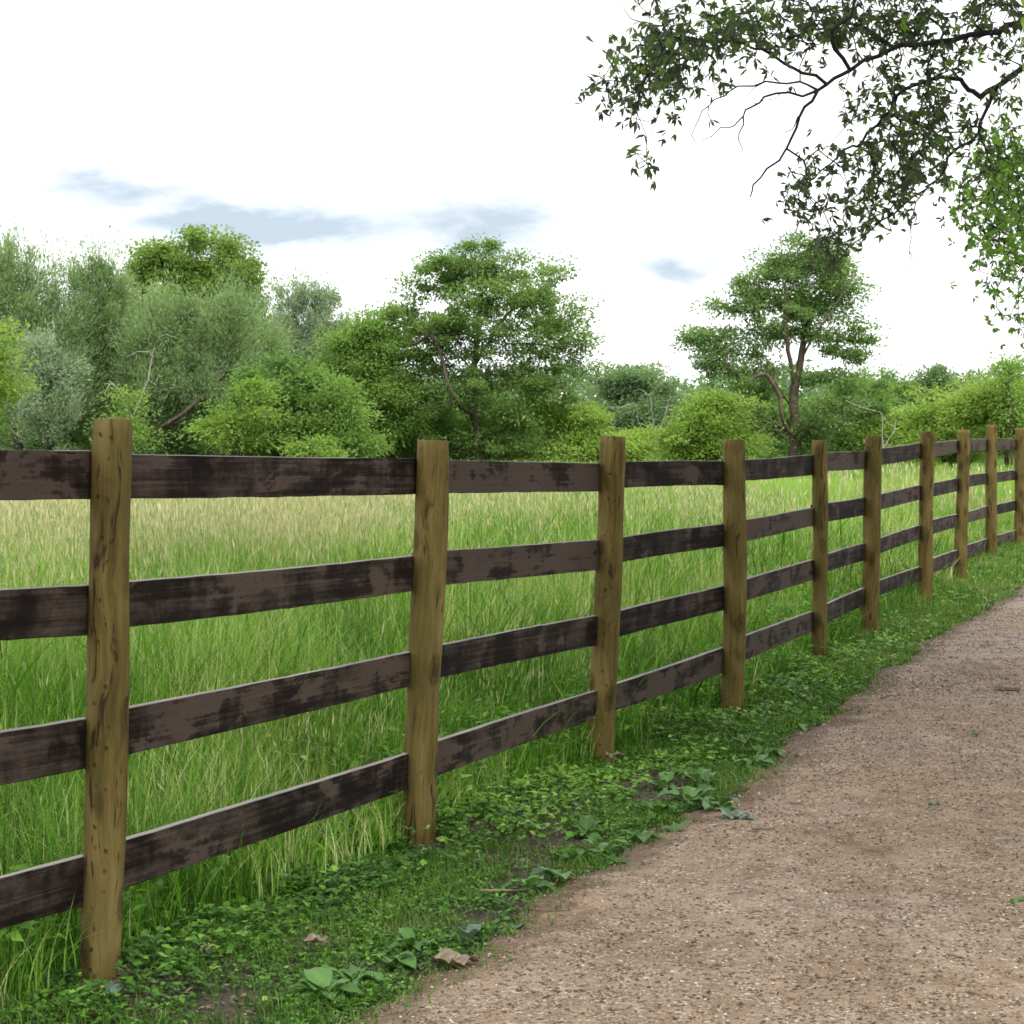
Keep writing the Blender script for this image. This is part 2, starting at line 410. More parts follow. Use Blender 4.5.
def simplemat(name, stops, rough=.85, spec=.3):
    m, nt, nd, lk = newmat(name)
    at = N_(nt, 'ShaderNodeAttribute', attribute_name='tint')
    tc = N_(nt, 'ShaderNodeTexCoord')
    n = noise_(nt, tc.outputs['Object'], 90, 3, .6)
    f = math_(nt, 'ADD', at.outputs['Fac'], math_(nt, 'MULTIPLY', math_(nt, 'SUBTRACT', n, .5), .5))
    col = ramp(nt, f, stops)
    pb = N_(nt, 'ShaderNodeBsdfPrincipled'); lk.new(col, pb.inputs['Base Color'])
    pb.inputs['Roughness'].default_value = rough; pb.inputs['Specular IOR Level'].default_value = spec
    out = N_(nt, 'ShaderNodeOutputMaterial'); lk.new(pb.outputs[0], out.inputs['Surface'])
    return m


M['ground'] = groundmat(); M['path'] = pathmat()
M['pebble'] = simplemat('pebble', [(0, (.045, .031, .021)), (.35, (.16, .115, .08)), (.75, (.30, .235, .175)), (1, (.60, .54, .46))])
M['dead_leaf'] = simplemat('dead_leaf', [(0, (.08, .055, .034)), (.6, (.19, .145, .10)), (1, (.31, .26, .20))])
M['twig'] = simplemat('dry_twig', [(0, (.07, .05, .035)), (1, (.20, .15, .11))])
M['chip'] = simplemat('wood_chip', [(0, (.12, .06, .025)), (1, (.38, .26, .14))])
M['straw'] = simplemat('straw', [(0, (.20, .16, .10)), (1, (.38, .32, .22))])

# ---------------------------------------------------------------- layout curves
POST = [  # px, top py, bottom py, px top, px bottom, depth, diameter px
    (111.5, 420, 968, 102.5, 5.55, 39.5), (431.5, 441, 846, 417, 7.42, 34), (613, 437, 763, 602.5, 9.3, 26.5),
    (735, 440, 720, 732, 10.85, 22.5), (820.5, 441, 661, 819, 13.4, 15), (873, 436, 634, 869.5, 15.2, 17),
    (927, 432, 602, 925, 18.1, 14), (963.5, 430, 582, 961, 20.6, 12), (992.5, 425, 558, 990, 23.8, 11.5), (1021, 428, 551, 1020, 25.9, 11)]
PX = [P(a, (b + c) / 2, d)[0] for a, b, c, e, d, w in POST]
PY = [d for a, b, c, e, d, w in POST]
fx_ = [-8.0, -1.93] + PX + [7.9, 9.0, 14.5, 30]
fy_ = [-10.0, 3.62] + PY + [28.3, 30.7, 42, 75]


def fenceX(y): return np.interp(y, fy_, fx_)


ed_px = [(385, 1012), (560, 892), (640, 846), (742, 800), (790, 745), (830, 712), (880, 675), (925, 646), (965, 620), (1024, 585)]
ey, ex = [], []
for a, b in ed_px:
    q = P(a, b, 1.0); t = EYE / (EYE - q[2]); ey.append(t); ex.append(q[0] * t)
ey = [-10.0, 2.0] + ey + [28.0, 42, 75]; ex = [-5.5, -1.35] + ex + [8.0, 15.3, 31]
for i in range(2, len(ey)):
    if i < len(ey) - 3:
        k_ = (1 - .067 * float(sstep(12, 26, ey[i]))); ey[i] *= k_; ex[i] *= k_


def edgeX(y, wob=True):
    x = np.interp(y, ey, ex)
    if wob: x = x + .16 * (vnoise(y, 0 * np.asarray(y, float), 2.2) - .5) + .10 * (vnoise(y, 0 * np.asarray(y, float), 7.0, 3) - .5)
    return x


PATHW = 3.4


def clear_posts(x, y, r=.085):
    k = np.ones(len(x), bool)
    for a, b_ in zip(PX, PY):
        k &= ~((np.abs(x - a + .01) < r * (.75 + .3 * np.sin(y * 61))) & (y > b_ - .22) & (y < b_ + .06))
    return k


# ---------------------------------------------------------------- ground sheet
xs = np.concatenate([[-700, -250, -120, -60], np.arange(-30, 31, 1.0), [60, 120, 250, 700]])
ys = np.concatenate([[-700, -200, -60], np.arange(-20, 40, 1.0), [45, 60, 80, 120, 200, 400, 1200]])
gx, gy = np.meshgrid(xs, ys)
V = np.stack([gx.ravel(), gy.ravel(), G(gx.ravel(), gy.ravel())], 1)
nx = len(xs); ii, jj = np.meshgrid(np.arange(nx - 1), np.arange(len(ys) - 1)); a = (jj * nx + ii).ravel()
tag(mesh_obj('ground', V, np.stack([a, a + 1, a + nx + 1, a + nx], 1), M['ground'], smooth=True, k=4), 'dark soil and short turf under the meadow and verge', kind='structure')

# path sheet
ny = 1100; nw = 26
yy = np.concatenate([np.linspace(-9, 3, 40, endpoint=False), np.linspace(3, 30, ny), np.linspace(30.2, 74, 60)])
tt = np.linspace(0, 1, nw)
YY = np.repeat(yy[:, None], nw, 1); W_ = PATHW + .3 * (vnoise(yy, 0 * yy, .8, 11)[:, None] - .5)
E = edgeX(yy)[:, None]
XX = E + W_ * tt[None]
crown = .012 + .02 * np.sin(np.pi * tt)[None] ** .6 + .012 * (fbm(XX, YY, 2.5) - .5)
edge_low = np.minimum(1, np.minimum(tt, 1 - tt) * 12)[None]
ZZ = G(XX, YY) + .005 + crown * (.35 + .65 * edge_low)
dd = np.minimum(tt, 1 - tt)[None] * PATHW + 0 * XX
V = np.stack([XX.ravel(), YY.ravel(), ZZ.ravel()], 1)
ii, jj = np.meshgrid(np.arange(nw - 1), np.arange(len(yy) - 1)); a = (jj * nw + ii).ravel()
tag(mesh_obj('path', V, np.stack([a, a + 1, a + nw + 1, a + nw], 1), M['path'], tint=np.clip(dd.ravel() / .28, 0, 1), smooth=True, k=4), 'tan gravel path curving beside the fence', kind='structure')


def pathZ(x, y):
    t = np.clip((x - edgeX(y)) / PATHW, 0, 1)
    return G(x, y) + .005 + (.012 + .02 * np.sin(np.pi * t) ** .6 + .012 * (fbm(x, y, 2.5) - .5)) * (.35 + .65 * np.minimum(1, np.minimum(t, 1 - t) * 12))


# loose gravel
def gravel(n, y0, y1, smin, smax):
    y = y0 + (y1 - y0) * R.random(n) ** 1.25
    x = edgeX(y) - .12 * R.random(n) + (np.minimum(PATHW, .28 * y + 1.6 - edgeX(y)) + .06) * R.random(n)
    keep = (x < .28 * y + 1.6) & (fbm(x, y, 3.0, 4) + .3 * R.random(n) > .46)
    x, y = x[keep], y[keep]; n = len(x)
    s = smin + (smax - smin) * R.random(n) ** 3.0
    z = pathZ(x, y) + s * .12
    base = np.array([[1, 0, 0], [-1, 0, 0], [0, 1, 0], [0, -1, 0], [0, 0, 1], [0, 0, -1.]])
    Vp = base[None] * (1 + R.normal(0, .22, (n, 6, 1))) + R.normal(0, .16, (n, 6, 3))
    Vp[:, :, 2] *= .55
    an = R.random(n) * 6.28; ca, sa = np.cos(an)[:, None], np.sin(an)[:, None]
    el = 1 + .5 * R.random(n)[:, None]
    X = Vp[:, :, 0] * el; Y = Vp[:, :, 1]
    Vp = np.stack([(X * ca - Y * sa), (X * sa + Y * ca), Vp[:, :, 2]], 2) * (s / 2)[:, None, None]
    Vp += np.stack([x, y, z], 1)[:, None]
    tri = np.array([[0, 2, 4], [2, 1, 4], [1, 3, 4], [3, 0, 4], [2, 0, 5], [1, 2, 5], [3, 1, 5], [0, 3, 5]])
    T = (np.arange(n)[:, None, None] * 6 + tri[None]).reshape(-1, 3)
    tn = np.clip(R.normal(.42, .27, n) + .35 * (R.random(n) > .965) - .2 * (R.random(n) > .95), 0.08, 1)
    return Vp.reshape(-1, 3), T, np.repeat(tn, 6)


b = Batch()
for args in ((120000, 4.6, 12.5, .003, .013), (34000, 11.5, 27, .007, .020)):
    V, T, t = gravel(*args); b.add(V, T, t)
tag(b.build('gravel', M['pebble']), 'loose crushed stone scattered over the path', 'gravel', kind='stuff')

# ---------------------------------------------------------------- fence
fence = empty('wooden_fence', (PX[0], PY[0], 0))
tag(fence, 'long four-rail wooden fence with dark weathered boards and olive-brown posts beside the path', 'fence')


def place(o, origin, xax, zax):
    """orient local x along xax, local z near zax, parent to fence"""
    x = Vector(xax).normalized(); z = Vector(zax); y = z.cross(x).normalized(); z = x.cross(y).normalized()
    m = Matrix((x, y, z)).transposed().to_4x4(); m.translation = Vector(origin)
    o.parent = fence; o.matrix_parent_inverse = Matrix.Translation(-Vector(fence.location))
    o.matrix_world = m
    o.matrix_basis = m
    return o


def make_post(top, bot, dia, incised, seed):
    top = np.array(top); bot = np.array(bot)
    H = np.linalg.norm(top - bot); ns = 20; nr = 44
    r = dia / 2; rg = np.random.default_rng(seed)
    V = []
    ph = rg.random(6) * 6.28
    for j in range(nr + 1):
        z = H * j / nr
        bow = .006 * math.sin(3.1 * j / nr + ph[0]); bow2 = .004 * math.sin(7 * j / nr + ph[1])
        rr = r * (1 + .03 * math.sin(9 * j / nr + ph[2]) + .015 * math.sin(23 * j / nr + ph[3]) + .05 * (1 - j / nr))
        for i in range(ns):
            a = 2 * math.pi * i / ns
            q = rr * (1 + .03 * math.sin(2 * a + ph[4]) + .02 * math.sin(3 * a + ph[5]) + .006 * rg.normal())
            if j == nr: q *= .965
            x, y = q * math.cos(a), q * math.sin(a)
            y = min(y, r * .86)
            V.append((x + bow + bow2, y, z + (.004 * rg.normal() if j == nr else 0) - (0 if j < nr else 0)))
    nV = len(V); quads = []
    for j in range(nr):
        for i in range(ns):
            k = (i + 1) % ns
            quads.append((j * ns + i, j * ns + k, (j + 1) * ns + k, (j + 1) * ns + i))
    me = bpy.data.meshes.new('post')
    rim = [nr * ns + i for i in range(ns)]
    inner = []
    for i in range(ns):
        x, y, z = V[nr * ns + i]; V.append((x * .93, y * .93, H + .003)); inner.append(nV + i)
    for i in range(ns):
        k = (i + 1) % ns; quads.append((rim[i], rim[k], inner[k], inner[i]))
    V.append((0, 0, H + .004)); cc = len(V) - 1
    tris = [(inner[i], inner[(i + 1) % ns], cc) for i in range(ns)]
    me.from_pydata(V, [], quads + tris); me.update()
    me.polygons.foreach_set('use_smooth', [True] * (nr * ns) + [False] * (len(me.polygons) - nr * ns))
    me.materials.append(M['post_inc'] if incised else M['post'])
    o = bpy.data.objects.new('post', me); C.objects.link(o)
    zax = top - bot
    place(o, bot, np.cross((0, 1, 0), zax), zax)
    # spike ends below the soil
    return o


tops = []
for i, (pt, ty, by, pb_, d, w) in enumerate(POST):
    top = P(pt, ty, d); bot = P(pb_, by, d)
    tops.append(top)
    dirv = (bot - top) / np.linalg.norm(bot - top)
    gz = float(G(bot[0], d)); bot = bot + dirv * ((bot[2] - gz + .12) / -dirv[2])
    make_post(top, bot, w / F * d * 1.0, i in (0, 2), 50 + i)
for (x, y, s) in ((-1.93, 3.62, 70), (-2.75, 1.75, 71), (-3.6, -.2, 72), (7.9, 28.3, 73), (9.0, 30.7, 74), (10.1, 33.2, 75)):
    g = float(G(x, y)); make_post((x, y, g + 1.53), (x - .01, y, g - .12), .115, False, s)

# rails: for each rail, py of top/bottom edge at every post (left side of post, right side)
RT = [  # (top, bottom) pairs at left-of-post and right-of-post
    [((450, 499), (453, 498)), ((458, 494), (460, 493)), ((463, 491.5), (462, 488)), ((461, 485), (459, 480)), ((454.5, 475), (452, 471)), ((451, 469), (448, 464.5)), ((443, 458.5), (442, 456.5)), ((440, 452.5), (439.5, 451.5)), ((439, 451), (438.5, 450)), ((439, 449.5), (439, 449))],
    [((585, 635.5), (581, 627)), ((556, 591.5), (551, 585)), ((540, 570.5), (537, 562)), ((523.7, 546), (519, 540.5)), ((507.5, 525.5), (502.7, 521)), ((497.5, 515.5), (493.5, 509)), ((485, 499.5), (482.5, 496)), ((477.7, 491), (475, 487)), ((473, 484), (471.5, 482)), ((470, 479.8), (469, 478.6))],
    [((717, 767), (707, 754)), ((651.6, 686), (644.7, 677)), ((615.6, 645.5), (610, 636)), ((586, 610), (579, 600.5)), ((559, 579.5), (554, 571.5)), ((543, 560.5), (538, 553)), ((525, 539.5), (519.5, 534)), ((514, 526.8), (511, 522)), ((505.7, 517.4), (504, 514)), ((500, 510), (499, 508.6))],
    [((853.7, 904), (837.5, 885)), ((752.5, 788), (739, 773)), ((690.6, 718.5), (680.6, 707.5)), ((647, 672), (636, 660.5)), ((611, 631), (603.5, 622.5)), ((588, 605.5), (580, 595)), ((566.5, 580.5), (558, 573)), ((550, 564.2), (544, 557.2)), ((538.5, 550), (535, 544.8)), ((530, 541), (528, 538.5))]]
BACK = .066   # boards sit on the field side of the posts


def bpos(i, px, py):
    d = PY[i] + .055
    return P(px, py, d)


def make_rail(a_top, a_bot, b_top, b_bot, seed):
    """board between two stations"""
    rg = np.random.default_rng(seed)
    a = (a_top + a_bot) / 2; b_ = (b_top + b_bot) / 2
    hA = (a_top - a_bot)[2] / 2; hB = (b_top - b_bot)[2] / 2
    Ld = b_ - a; L = np.linalg.norm(Ld); n = 28; th = .0125
    V = []; ph = rg.random(5) * 6.28
    for j in range(n + 1):
        t = j / n; x = L * t; h = hA * (1 - t) + hB * t
        sag = .005 * math.sin(math.pi * t) * math.sin(ph[0]) + .0008 * math.sin(7 * t + ph[1])
        wp = .004 * math.sin(math.pi * t) * math.sin(ph[2])
        e1 = .0004 * rg.normal(); e2 = .0007 * rg.normal(); tw = .0015 * math.sin(4 * t + ph[3])
        c = .0022
        for (yy_, zz_) in ((-th, -h + c + e2), (-th, h - c + e1), (-th + c, h + e1), (th - c, h + e1), (th, h - c + e1), (th, -h + c + e2), (th - c, -h + e2), (-th + c, -h + e2)):
            V.append((x, yy_ + wp + tw * (zz_ / h), zz_ + sag))
    Q = []
    for j in range(n):
        for k in range(8):
            m = (k + 1) % 8; Q.append((j * 8 + k, j * 8 + m, (j + 1) * 8 + m, (j + 1) * 8 + k))
    Q.append(tuple(range(8))[::-1] if False else tuple(range(8))); Q.append(tuple(n * 8 + k for k in range(8))[::-1])
    me = bpy.data.meshes.new('rail'); me.from_pydata(V, [], Q); me.update()
    me.materials.append(M['rail'])
    o = bpy.data.objects.new('rail', me); C.objects.link(o)
    place(o, a, Ld, (0, 0, 1))
    return o


def shift_back(q, dirv, gap=None):
    nrm = np.array([-dirv[1], dirv[0], 0]); nrm /= np.linalg.norm(nrm)   # towards the field
    return q + nrm * .0


hw = lambda i: POST[i][5] / 2
for r in range(4):
    for i in range(9):
        (t0, b0) = RT[r][i][1]; (t1, b1) = RT[r][i + 1][0]
        xa = (POST[i][0] + POST[i][3]) / 2; xb = (POST[i + 1][0] + POST[i + 1][3]) / 2
        f = lambda e: 0
        # screen edge positions on both sides, extended to the post centres
        xa_e = xa + hw(i); xb_e = xb - hw(i + 1)
        # world points at the visible ends, on the plane joining the post backs
        dA = PY[i]; dB = PY[i + 1]
        A0 = np.array([PX[i], dA]); B0 = np.array([PX[i + 1], dB])
        dv = (B0 - A0) / np.linalg.norm(B0 - A0); nr_ = np.array([-dv[1], dv[0]])
        A1 = A0 + nr_ * BACK; B1 = B0 + nr_ * (POST[i + 1][5] / F * dB / 2 * .86 + .014)
        A1 = A0 + nr_ * (POST[i][5] / F * dA / 2 * .86 + .014)

        def hit(px):   # depth where the board plane meets the view column px
            u = (px - 512) / F
            # x = u*y (small pitch terms ignored)
            den = (B1[0] - A1[0]) - u * (B1[1] - A1[1])
            s = (u * A1[1] - A1[0]) / den
            return A1[1] + s * (B1[1] - A1[1])
        ya, yb = hit(xa_e), hit(xb_e)
        aT, aB = P(xa_e, t0, ya), P(xa_e, b0, ya); bT, bB = P(xb_e, t1, yb), P(xb_e, b1, yb)
        # extend to post centre lines minus a 2 mm butt gap
        Lv = yb - ya
        sa = (A1[1] + .002 - ya) / Lv; sb = (B1[1] - .002 - ya) / Lv
        lerp = lambda p, q, s: p + (q - p) * s
        make_rail(lerp(aT, bT, sa), lerp(aB, bB, sa), lerp(aT, bT, sb), lerp(aB, bB, sb), 200 + r * 20 + i)
    # span leaving the picture on the left
    xl = POST[0][3] + (POST[0][0] - POST[0][3]) * .5 - hw(0)
    (t1, b1) = RT[r][0][0]; t00, b00 = [(449, 499), (590, 641), (730, 783), (878, 929)][r]
    dv = np.array([PX[0] + 1.93, PY[0] - 3.62]); dv /= np.linalg.norm(dv); nr_ = np.array([-dv[1], dv[0]])
    A1 = np.array([-1.93, 3.62]) + nr_ * .064; B1 = np.array([PX[0], PY[0]]) + nr_ * .064

    def hit2(px):
        u = (px - 512) / F; den = (B1[0] - A1[0]) - u * (B1[1] - A1[1])
        s = (u * A1[1] - A1[0]) / den; return A1[1] + s * (B1[1] - A1[1])
    ya, yb = hit2(0), hit2(xl)
    aT, aB = P(0, t00, ya), P(0, b00, ya); bT, bB = P(xl, t1, yb), P(xl, b1, yb)
    sa = (A1[1] + .002 - ya) / (yb - ya); sb = (B1[1] - .002 - ya) / (yb - ya)
    A_T, A_B = aT + (bT - aT) * sa, aB + (bB - aB) * sa
    make_rail(A_T, A_B, aT + (bT - aT) * sb, aB + (bB - aB) * sb, 300 + r)
    hs = [1.4, 1.06, .70, .33]
    for (p, q, s) in (((-2.75, 1.75), (-1.93, 3.62), 1), ((-3.6, -.2), (-2.75, 1.75), 2)):
        z1 = (A_T[2] + A_B[2]) / 2 if s == 1 else hs[r]; z0 = hs[r]
        o1 = np.array([p[0] - .058, p[1] + .027, z0]); o2 = np.array([q[0] - .058, q[1] + .024, z1])
        up = np.array([0, 0, .063]); make_rail(o1 + up, o1 - up, o2 + up, o2 - up, 320 + r * 3 + s)
    pr = [(PX[9], PY[9]), (7.9, 28.3), (9.0, 30.7), (10.1, 33.2)]
    t9, b9 = RT[r][9][1]; z9t = P(1021, t9, PY[9])[2]; z9b = P(1021, b9, PY[9])[2]; zm = (z9t + z9b) / 2
    for j in range(3):
        p, q = pr[j], pr[j + 1]
        o1 = np.array([p[0] - .055, p[1] + .03, zm]); o2 = np.array([q[0] - .055, q[1] + .025, zm])
        up = np.array([0, 0, .061]); make_rail(o1 + up, o1 - up, o2 + up, o2 - up, 340 + r * 5 + j)

# ---------------------------------------------------------------- meadow
def frustum_pts(n, y0, y1, margin=1.2, pw=1.0, spread=.285):
    a = y0 ** 2; b_ = y1 ** 2
    y = np.sqrt(a + (b_ - a) * R.random(n) ** pw)
    x = (R.random(n) * 2 - 1) * (spread * y + margin)
    return x, y


def in_meadow(x, y, off=.12):
    return x < fenceX(y) - off


TUFT = lambda x, y, s, o: vnoise(x, y, s, o)
mb = Batch(); sb_ = Batch()
# near zone
for (n, y0, y1, wd, seg, hm) in ((145000, 4.6, 9.5, .0042, 4, 1.0), (145000, 9.3, 16, .0062, 3, 1.0), (104000, 15.5, 28, .011, 2, 1.0)):
    x, y = frustum_pts(n, y0, y1)
    k = in_meadow(x, y, .06); x, y = x[k], y[k]
    cl = fbm(x, y, 1.6, 2); k = R.random(len(x)) < .35 + 1.1 * cl; x, y, cl = x[k], y[k], cl[k]
    df = np.maximum(0, fenceX(y) - x)
    h = (.22 + .36 * sstep(.05, 2.2, df)) * (.4 + 1.1 * R.random(len(x))) * (.5 + .65 * cl + .45 * vnoise(x, y, 2.6, 29))
    lean = np.clip(R.normal(.42, .22, len(x)), .05, 1.0)
    az = fbm(x, y, 1.8, 7) * 14 + R.normal(0, 1.6, len(x))
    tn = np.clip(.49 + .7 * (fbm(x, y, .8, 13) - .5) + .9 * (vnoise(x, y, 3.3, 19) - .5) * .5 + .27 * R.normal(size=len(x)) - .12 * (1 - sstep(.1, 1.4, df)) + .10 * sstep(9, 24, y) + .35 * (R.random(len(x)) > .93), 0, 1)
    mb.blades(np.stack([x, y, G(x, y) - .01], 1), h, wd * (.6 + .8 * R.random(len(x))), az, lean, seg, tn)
for (n, y0, y1, wd) in ((7000, 4.8, 11, .012), (8000, 10.5, 22, .018)):
    x, y = frustum_pts(n, y0, y1); k = in_meadow(x, y, .1) & (fbm(x, y, .8, 77) > .47); x, y = x[k], y[k]
    df = fenceX(y) - x
    h = (.35 + .4 * sstep(.1, 1.6, df)) * (.6 + .7 * R.random(len(x)))
    mb.blades(np.stack([x, y, G(x, y)], 1), h, wd * (.6 + .7 * R.random(len(x))), R.random(len(x)) * 6.28, np.clip(R.normal(.5, .25, len(x)), .1, 1.1), 4, np.clip(R.normal(.35, .2, len(x)), 0, .8))
# leafy forbs in the meadow close to the fence
n = 26000; y = 4.8 + 12 * R.random(n); x = fenceX(y) - .1 - 2.6 * R.random(n) ** 1.3; k = fbm(x, y, 1.1, 55) + .2 * sstep(6.5, 9, y) > .55; x, y = x[k], y[k]; n = len(x)
z = G(x, y) + (.08 + .32 * fbm(x, y, 1.5, 12)) * R.random(n) ** .6; a = R.random(n) * 6.28
nm = R.normal(0, .35, (n, 3)); nm[:, 2] += 1; L = .03 + .04 * R.random(n)
mb.leaf(np.stack([x, y, z], 1), np.stack([np.cos(a), np.sin(a), R.normal(0, .35, n)], 1), nm, L, L * .5, np.clip(R.normal(.5, .18, n), 0, .85))
tag(mb.build('meadow_grass', M['grass']), 'lush uncut grass growing right behind the fence', 'grass', kind='stuff')
fb = Batch()
for (n, y0, y1, wd, seg) in ((110000, 27, 50, .022, 1), (110000, 48, 96, .05, 1)):
    x, y = frustum_pts(n, y0, y1, 4.0)
    k = in_meadow(x, y, .2); x, y = x[k], y[k]
    cl = fbm(x, y, .5, 2)
    h = .55 * (.6 + .7 * R.random(len(x))) * (.75 + .5 * cl)
    tn = np.clip(.42 + 1.1 * (fbm(x, y * .5, .16, 23) - .5) + .2 * R.normal(size=len(x)), 0, 1)
    fb.blades(np.stack([x, y, G(x, y) - .01], 1), h, wd * (.6 + .8 * R.random(len(x))), R.random(len(x)) * 6.28, np.clip(R.normal(.3, .15, len(x)), 0, .8), seg, tn)
tag(fb.build('far_meadow_grass', M['grass_far']), 'pale green grass across the far side of the field', 'grass', kind='stuff')

# fine flowering stems and tan seed heads
def seeds(n, y0, y1, dens, hl, hw_, stem_w, hmin, hmax, margin=.9):
    x, y = frustum_pts(n, y0, y1, margin)
    k = in_meadow(x, y, .5) & (R.random(n) < dens(x, y)); x, y = x[k], y[k]; n = len(x)
    df = fenceX(y) - x
    h = (hmin + (hmax - hmin) * R.random(n)) * (.6 + .4 * sstep(.3, 2.5, df))
    az = R.random(n) * 6.28; lean = np.clip(R.normal(.10, .10, n), 0, .5)
    tn = np.clip(.5 + .25 * R.normal(size=n), 0, 1)
    p = np.stack([x, y, G(x, y)], 1)
    sb_.blades(p, h, np.full(n, stem_w), az, lean, 2, tn * .45)
    dx = np.stack([np.cos(az), np.sin(az), 0 * az], 1)
    tip = p + dx * (lean * h)[:, None]; tip[:, 2] += h * (1 - .38 * lean)
    dr = dx * (lean * 1.6)[:, None] + R.normal(0, .12, (n, 3)); dr[:, 2] += 1
    L = hl * (.6 + .8 * R.random(n))
    for q in range(2):
        a2 = R.random(n) * 6.28
        nm = np.stack([np.cos(a2), np.sin(a2), 0 * a2], 1)
        sb_.leaf(tip - unit(dr) * (L * .75)[:, None], dr, nm, L, hw_ * (.6 + .8 * R.random(n)), tn, .1)


tan = lambda x, y: np.clip((sstep(9.5, 15, y) * (1 - .72 * sstep(20, 32, y))) * (.05 + .75 * sstep(.42, .66, fbm(x, y * .6, .22, 31) + .22 * sstep(1, -3, x) + .10 * sstep(.10, .17, x / y) * sstep(17, 22, y) - .15)), 0, 1)
seeds(42000, 8.5, 17, tan, .075, .0085, .0018, .55, .95)
seeds(70000, 16.5, 30, tan, .09, .0115, .0028, .55, .95)
seeds(60000, 29, 60, lambda x, y: tan(x, y) * .8, .15, .03, .006, .5, .85, 3.0)
seeds(16000, 5.0, 11, lambda x, y: .2 + .6 * (fbm(x, y, .9, 41) > .52), .05, .004, .0016, .35, .75)
tag(sb_.build('meadow_seed_heads', M['seed']), 'tan seed heads standing above the meadow grass', 'seed heads', kind='stuff')

# ---------------------------------------------------------------- verge and ground cover
vb = Batch()
# short grass blades
for (n, y0, y1, wd, hh, seg) in ((44000, 4.3, 9.5, .0032, .045, 2), (52000, 9.3, 17, .0055, .06, 2), (45000, 16.5, 34, .010, .085, 1)):
    y = np.sqrt(y0 ** 2 + (y1 ** 2 - y0 ** 2) * R.random(n)) if y0 > 9 else y0 + (y1 - y0) * R.random(n)
    fX = fenceX(y); eX = edgeX(y)
    x = fX - .35 + (eX - fX + .40) * R.random(n)
    gap = fbm(x, y, 2.3, 51)
    toedge = (eX - x)
    dens = sstep(.40, .58, gap + .18 * sstep(9, 13, y)) * sstep(-.05, .10, toedge + .10 * (vnoise(x, y, 9, 3) - .5))
    k = R.random(n) < (.10 + .9 * dens) * np.maximum(.2, (1 - .8 * np.exp(-(((x - .10) / .24) ** 2 + ((y - 8.25) / .42) ** 2) ** 1.5))); k &= x < eX + .03; k &= clear_posts(x, y) | (R.random(n) < .12)
    x, y, gap = x[k], y[k], gap[k]
    df = x - fenceX(y)
    h = hh * (.4 + 1.1 * R.random(len(x))) * (.7 + .8 * gap) * (1 + 1.0 * (1 - sstep(-.25, .04, df)))
    tn = np.clip(.42 + .6 * (fbm(x, y, 1.4, 61) - .5) + .2 * R.normal(size=len(x)) + .22 * sstep(9, 15, y) + .45 * (R.random(len(x)) > .965), 0, 1)
    vb.blades(np.stack([x, y, G(x, y) - .004], 1), h, wd * (.6 + .8 * R.random(len(x))), R.random(len(x)) * 6.28, np.clip(R.normal(.5, .25, len(x)), .05, 1.1), seg, tn)
n = 5200; y = 4.4 + 24 * R.random(n) ** 1.4; k = vnoise(y, 0 * y, 5.0, 21) > .45; y = y[k]; n = len(y); x = edgeX(y) + .16 * R.random(n) ** 1.8
vb.blades(np.stack([x, y, G(x, y)], 1), .045 * (.4 + R.random(n)), .004 + .0003 * y, R.random(n) * 6.28, np.clip(R.normal(.7, .25, n), .05, 1.1), 2, np.clip(R.normal(.5, .2, n), 0, 1))
# far bank beyond the path (right side)
n = 26000; y = 2 + 60 * R.random(n) ** 1.3; x = edgeX(y) + PATHW + (R.random(n) ** 1.3) * 3.5 - .05
vb.blades(np.stack([x, y, G(x, y) - .004], 1), .12 * (.5 + R.random(n)), .014 * (.6 + .8 * R.random(n)), R.random(n) * 6.28, np.clip(R.normal(.5, .25, n), .05, 1.1), 1, np.clip(R.normal(.5, .2, n), 0, 1))
tag(vb.build('verge_grass', M['verge']), 'short grass on the verge between fence and path', 'grass', kind='stuff')

cb_ = Batch()


def cover(n, y0, y1, L0, L1, zmax, dens, x_lo=-.5, x_hi=None):
    y = y0 + (y1 - y0) * R.random(n)
    fX = fenceX(y); eX = edgeX(y)
    hi = (eX - fX + .03) if x_hi is None else x_hi
    x = fX + x_lo + (hi - x_lo) * R.random(n)
    k = (R.random(n) < dens(x, y, x - fX, eX - x)) & (clear_posts(x, y) | (R.random(n) < .12)); x, y = x[k], y[k]; n = len(x)
    clump = fbm(x, y, 3.5, 71); far_t = .18 * sstep(8, 14, y)
    z = G(x, y) + zmax * np.clip(clump * 1.6 - .3, .05, 1) * R.random(n) ** .8 + .004
    # grow small rosettes: three leaflets each
    az = R.random(n) * 6.28
    tn0 = np.clip(.42 + .22 * np.exp(-((x - fenceX(y)) / .5) ** 2) * sstep(6.8, 8, y) + .8 * (fbm(x, y, 1.1, 81) - .5) + .2 * R.normal(size=n) + far_t, 0, 1)
    for q in range(3):
        a = az + q * 2.1 + R.normal(0, .3, n)
        el = R.normal(.12, .28, n)
        dr = np.stack([np.cos(a), np.sin(a), el], 1)
        nm = R.normal(0, .30, (n, 3)); nm[:, 2] += 1
        L = L0 + (L1 - L0) * R.random(n) ** 1.6
        cb_.leaf(np.stack([x, y, z], 1), dr, nm, L, L * (.5 + .3 * R.random(n)), np.clip(tn0 + R.normal(0, .1, n), 0, 1), .15)


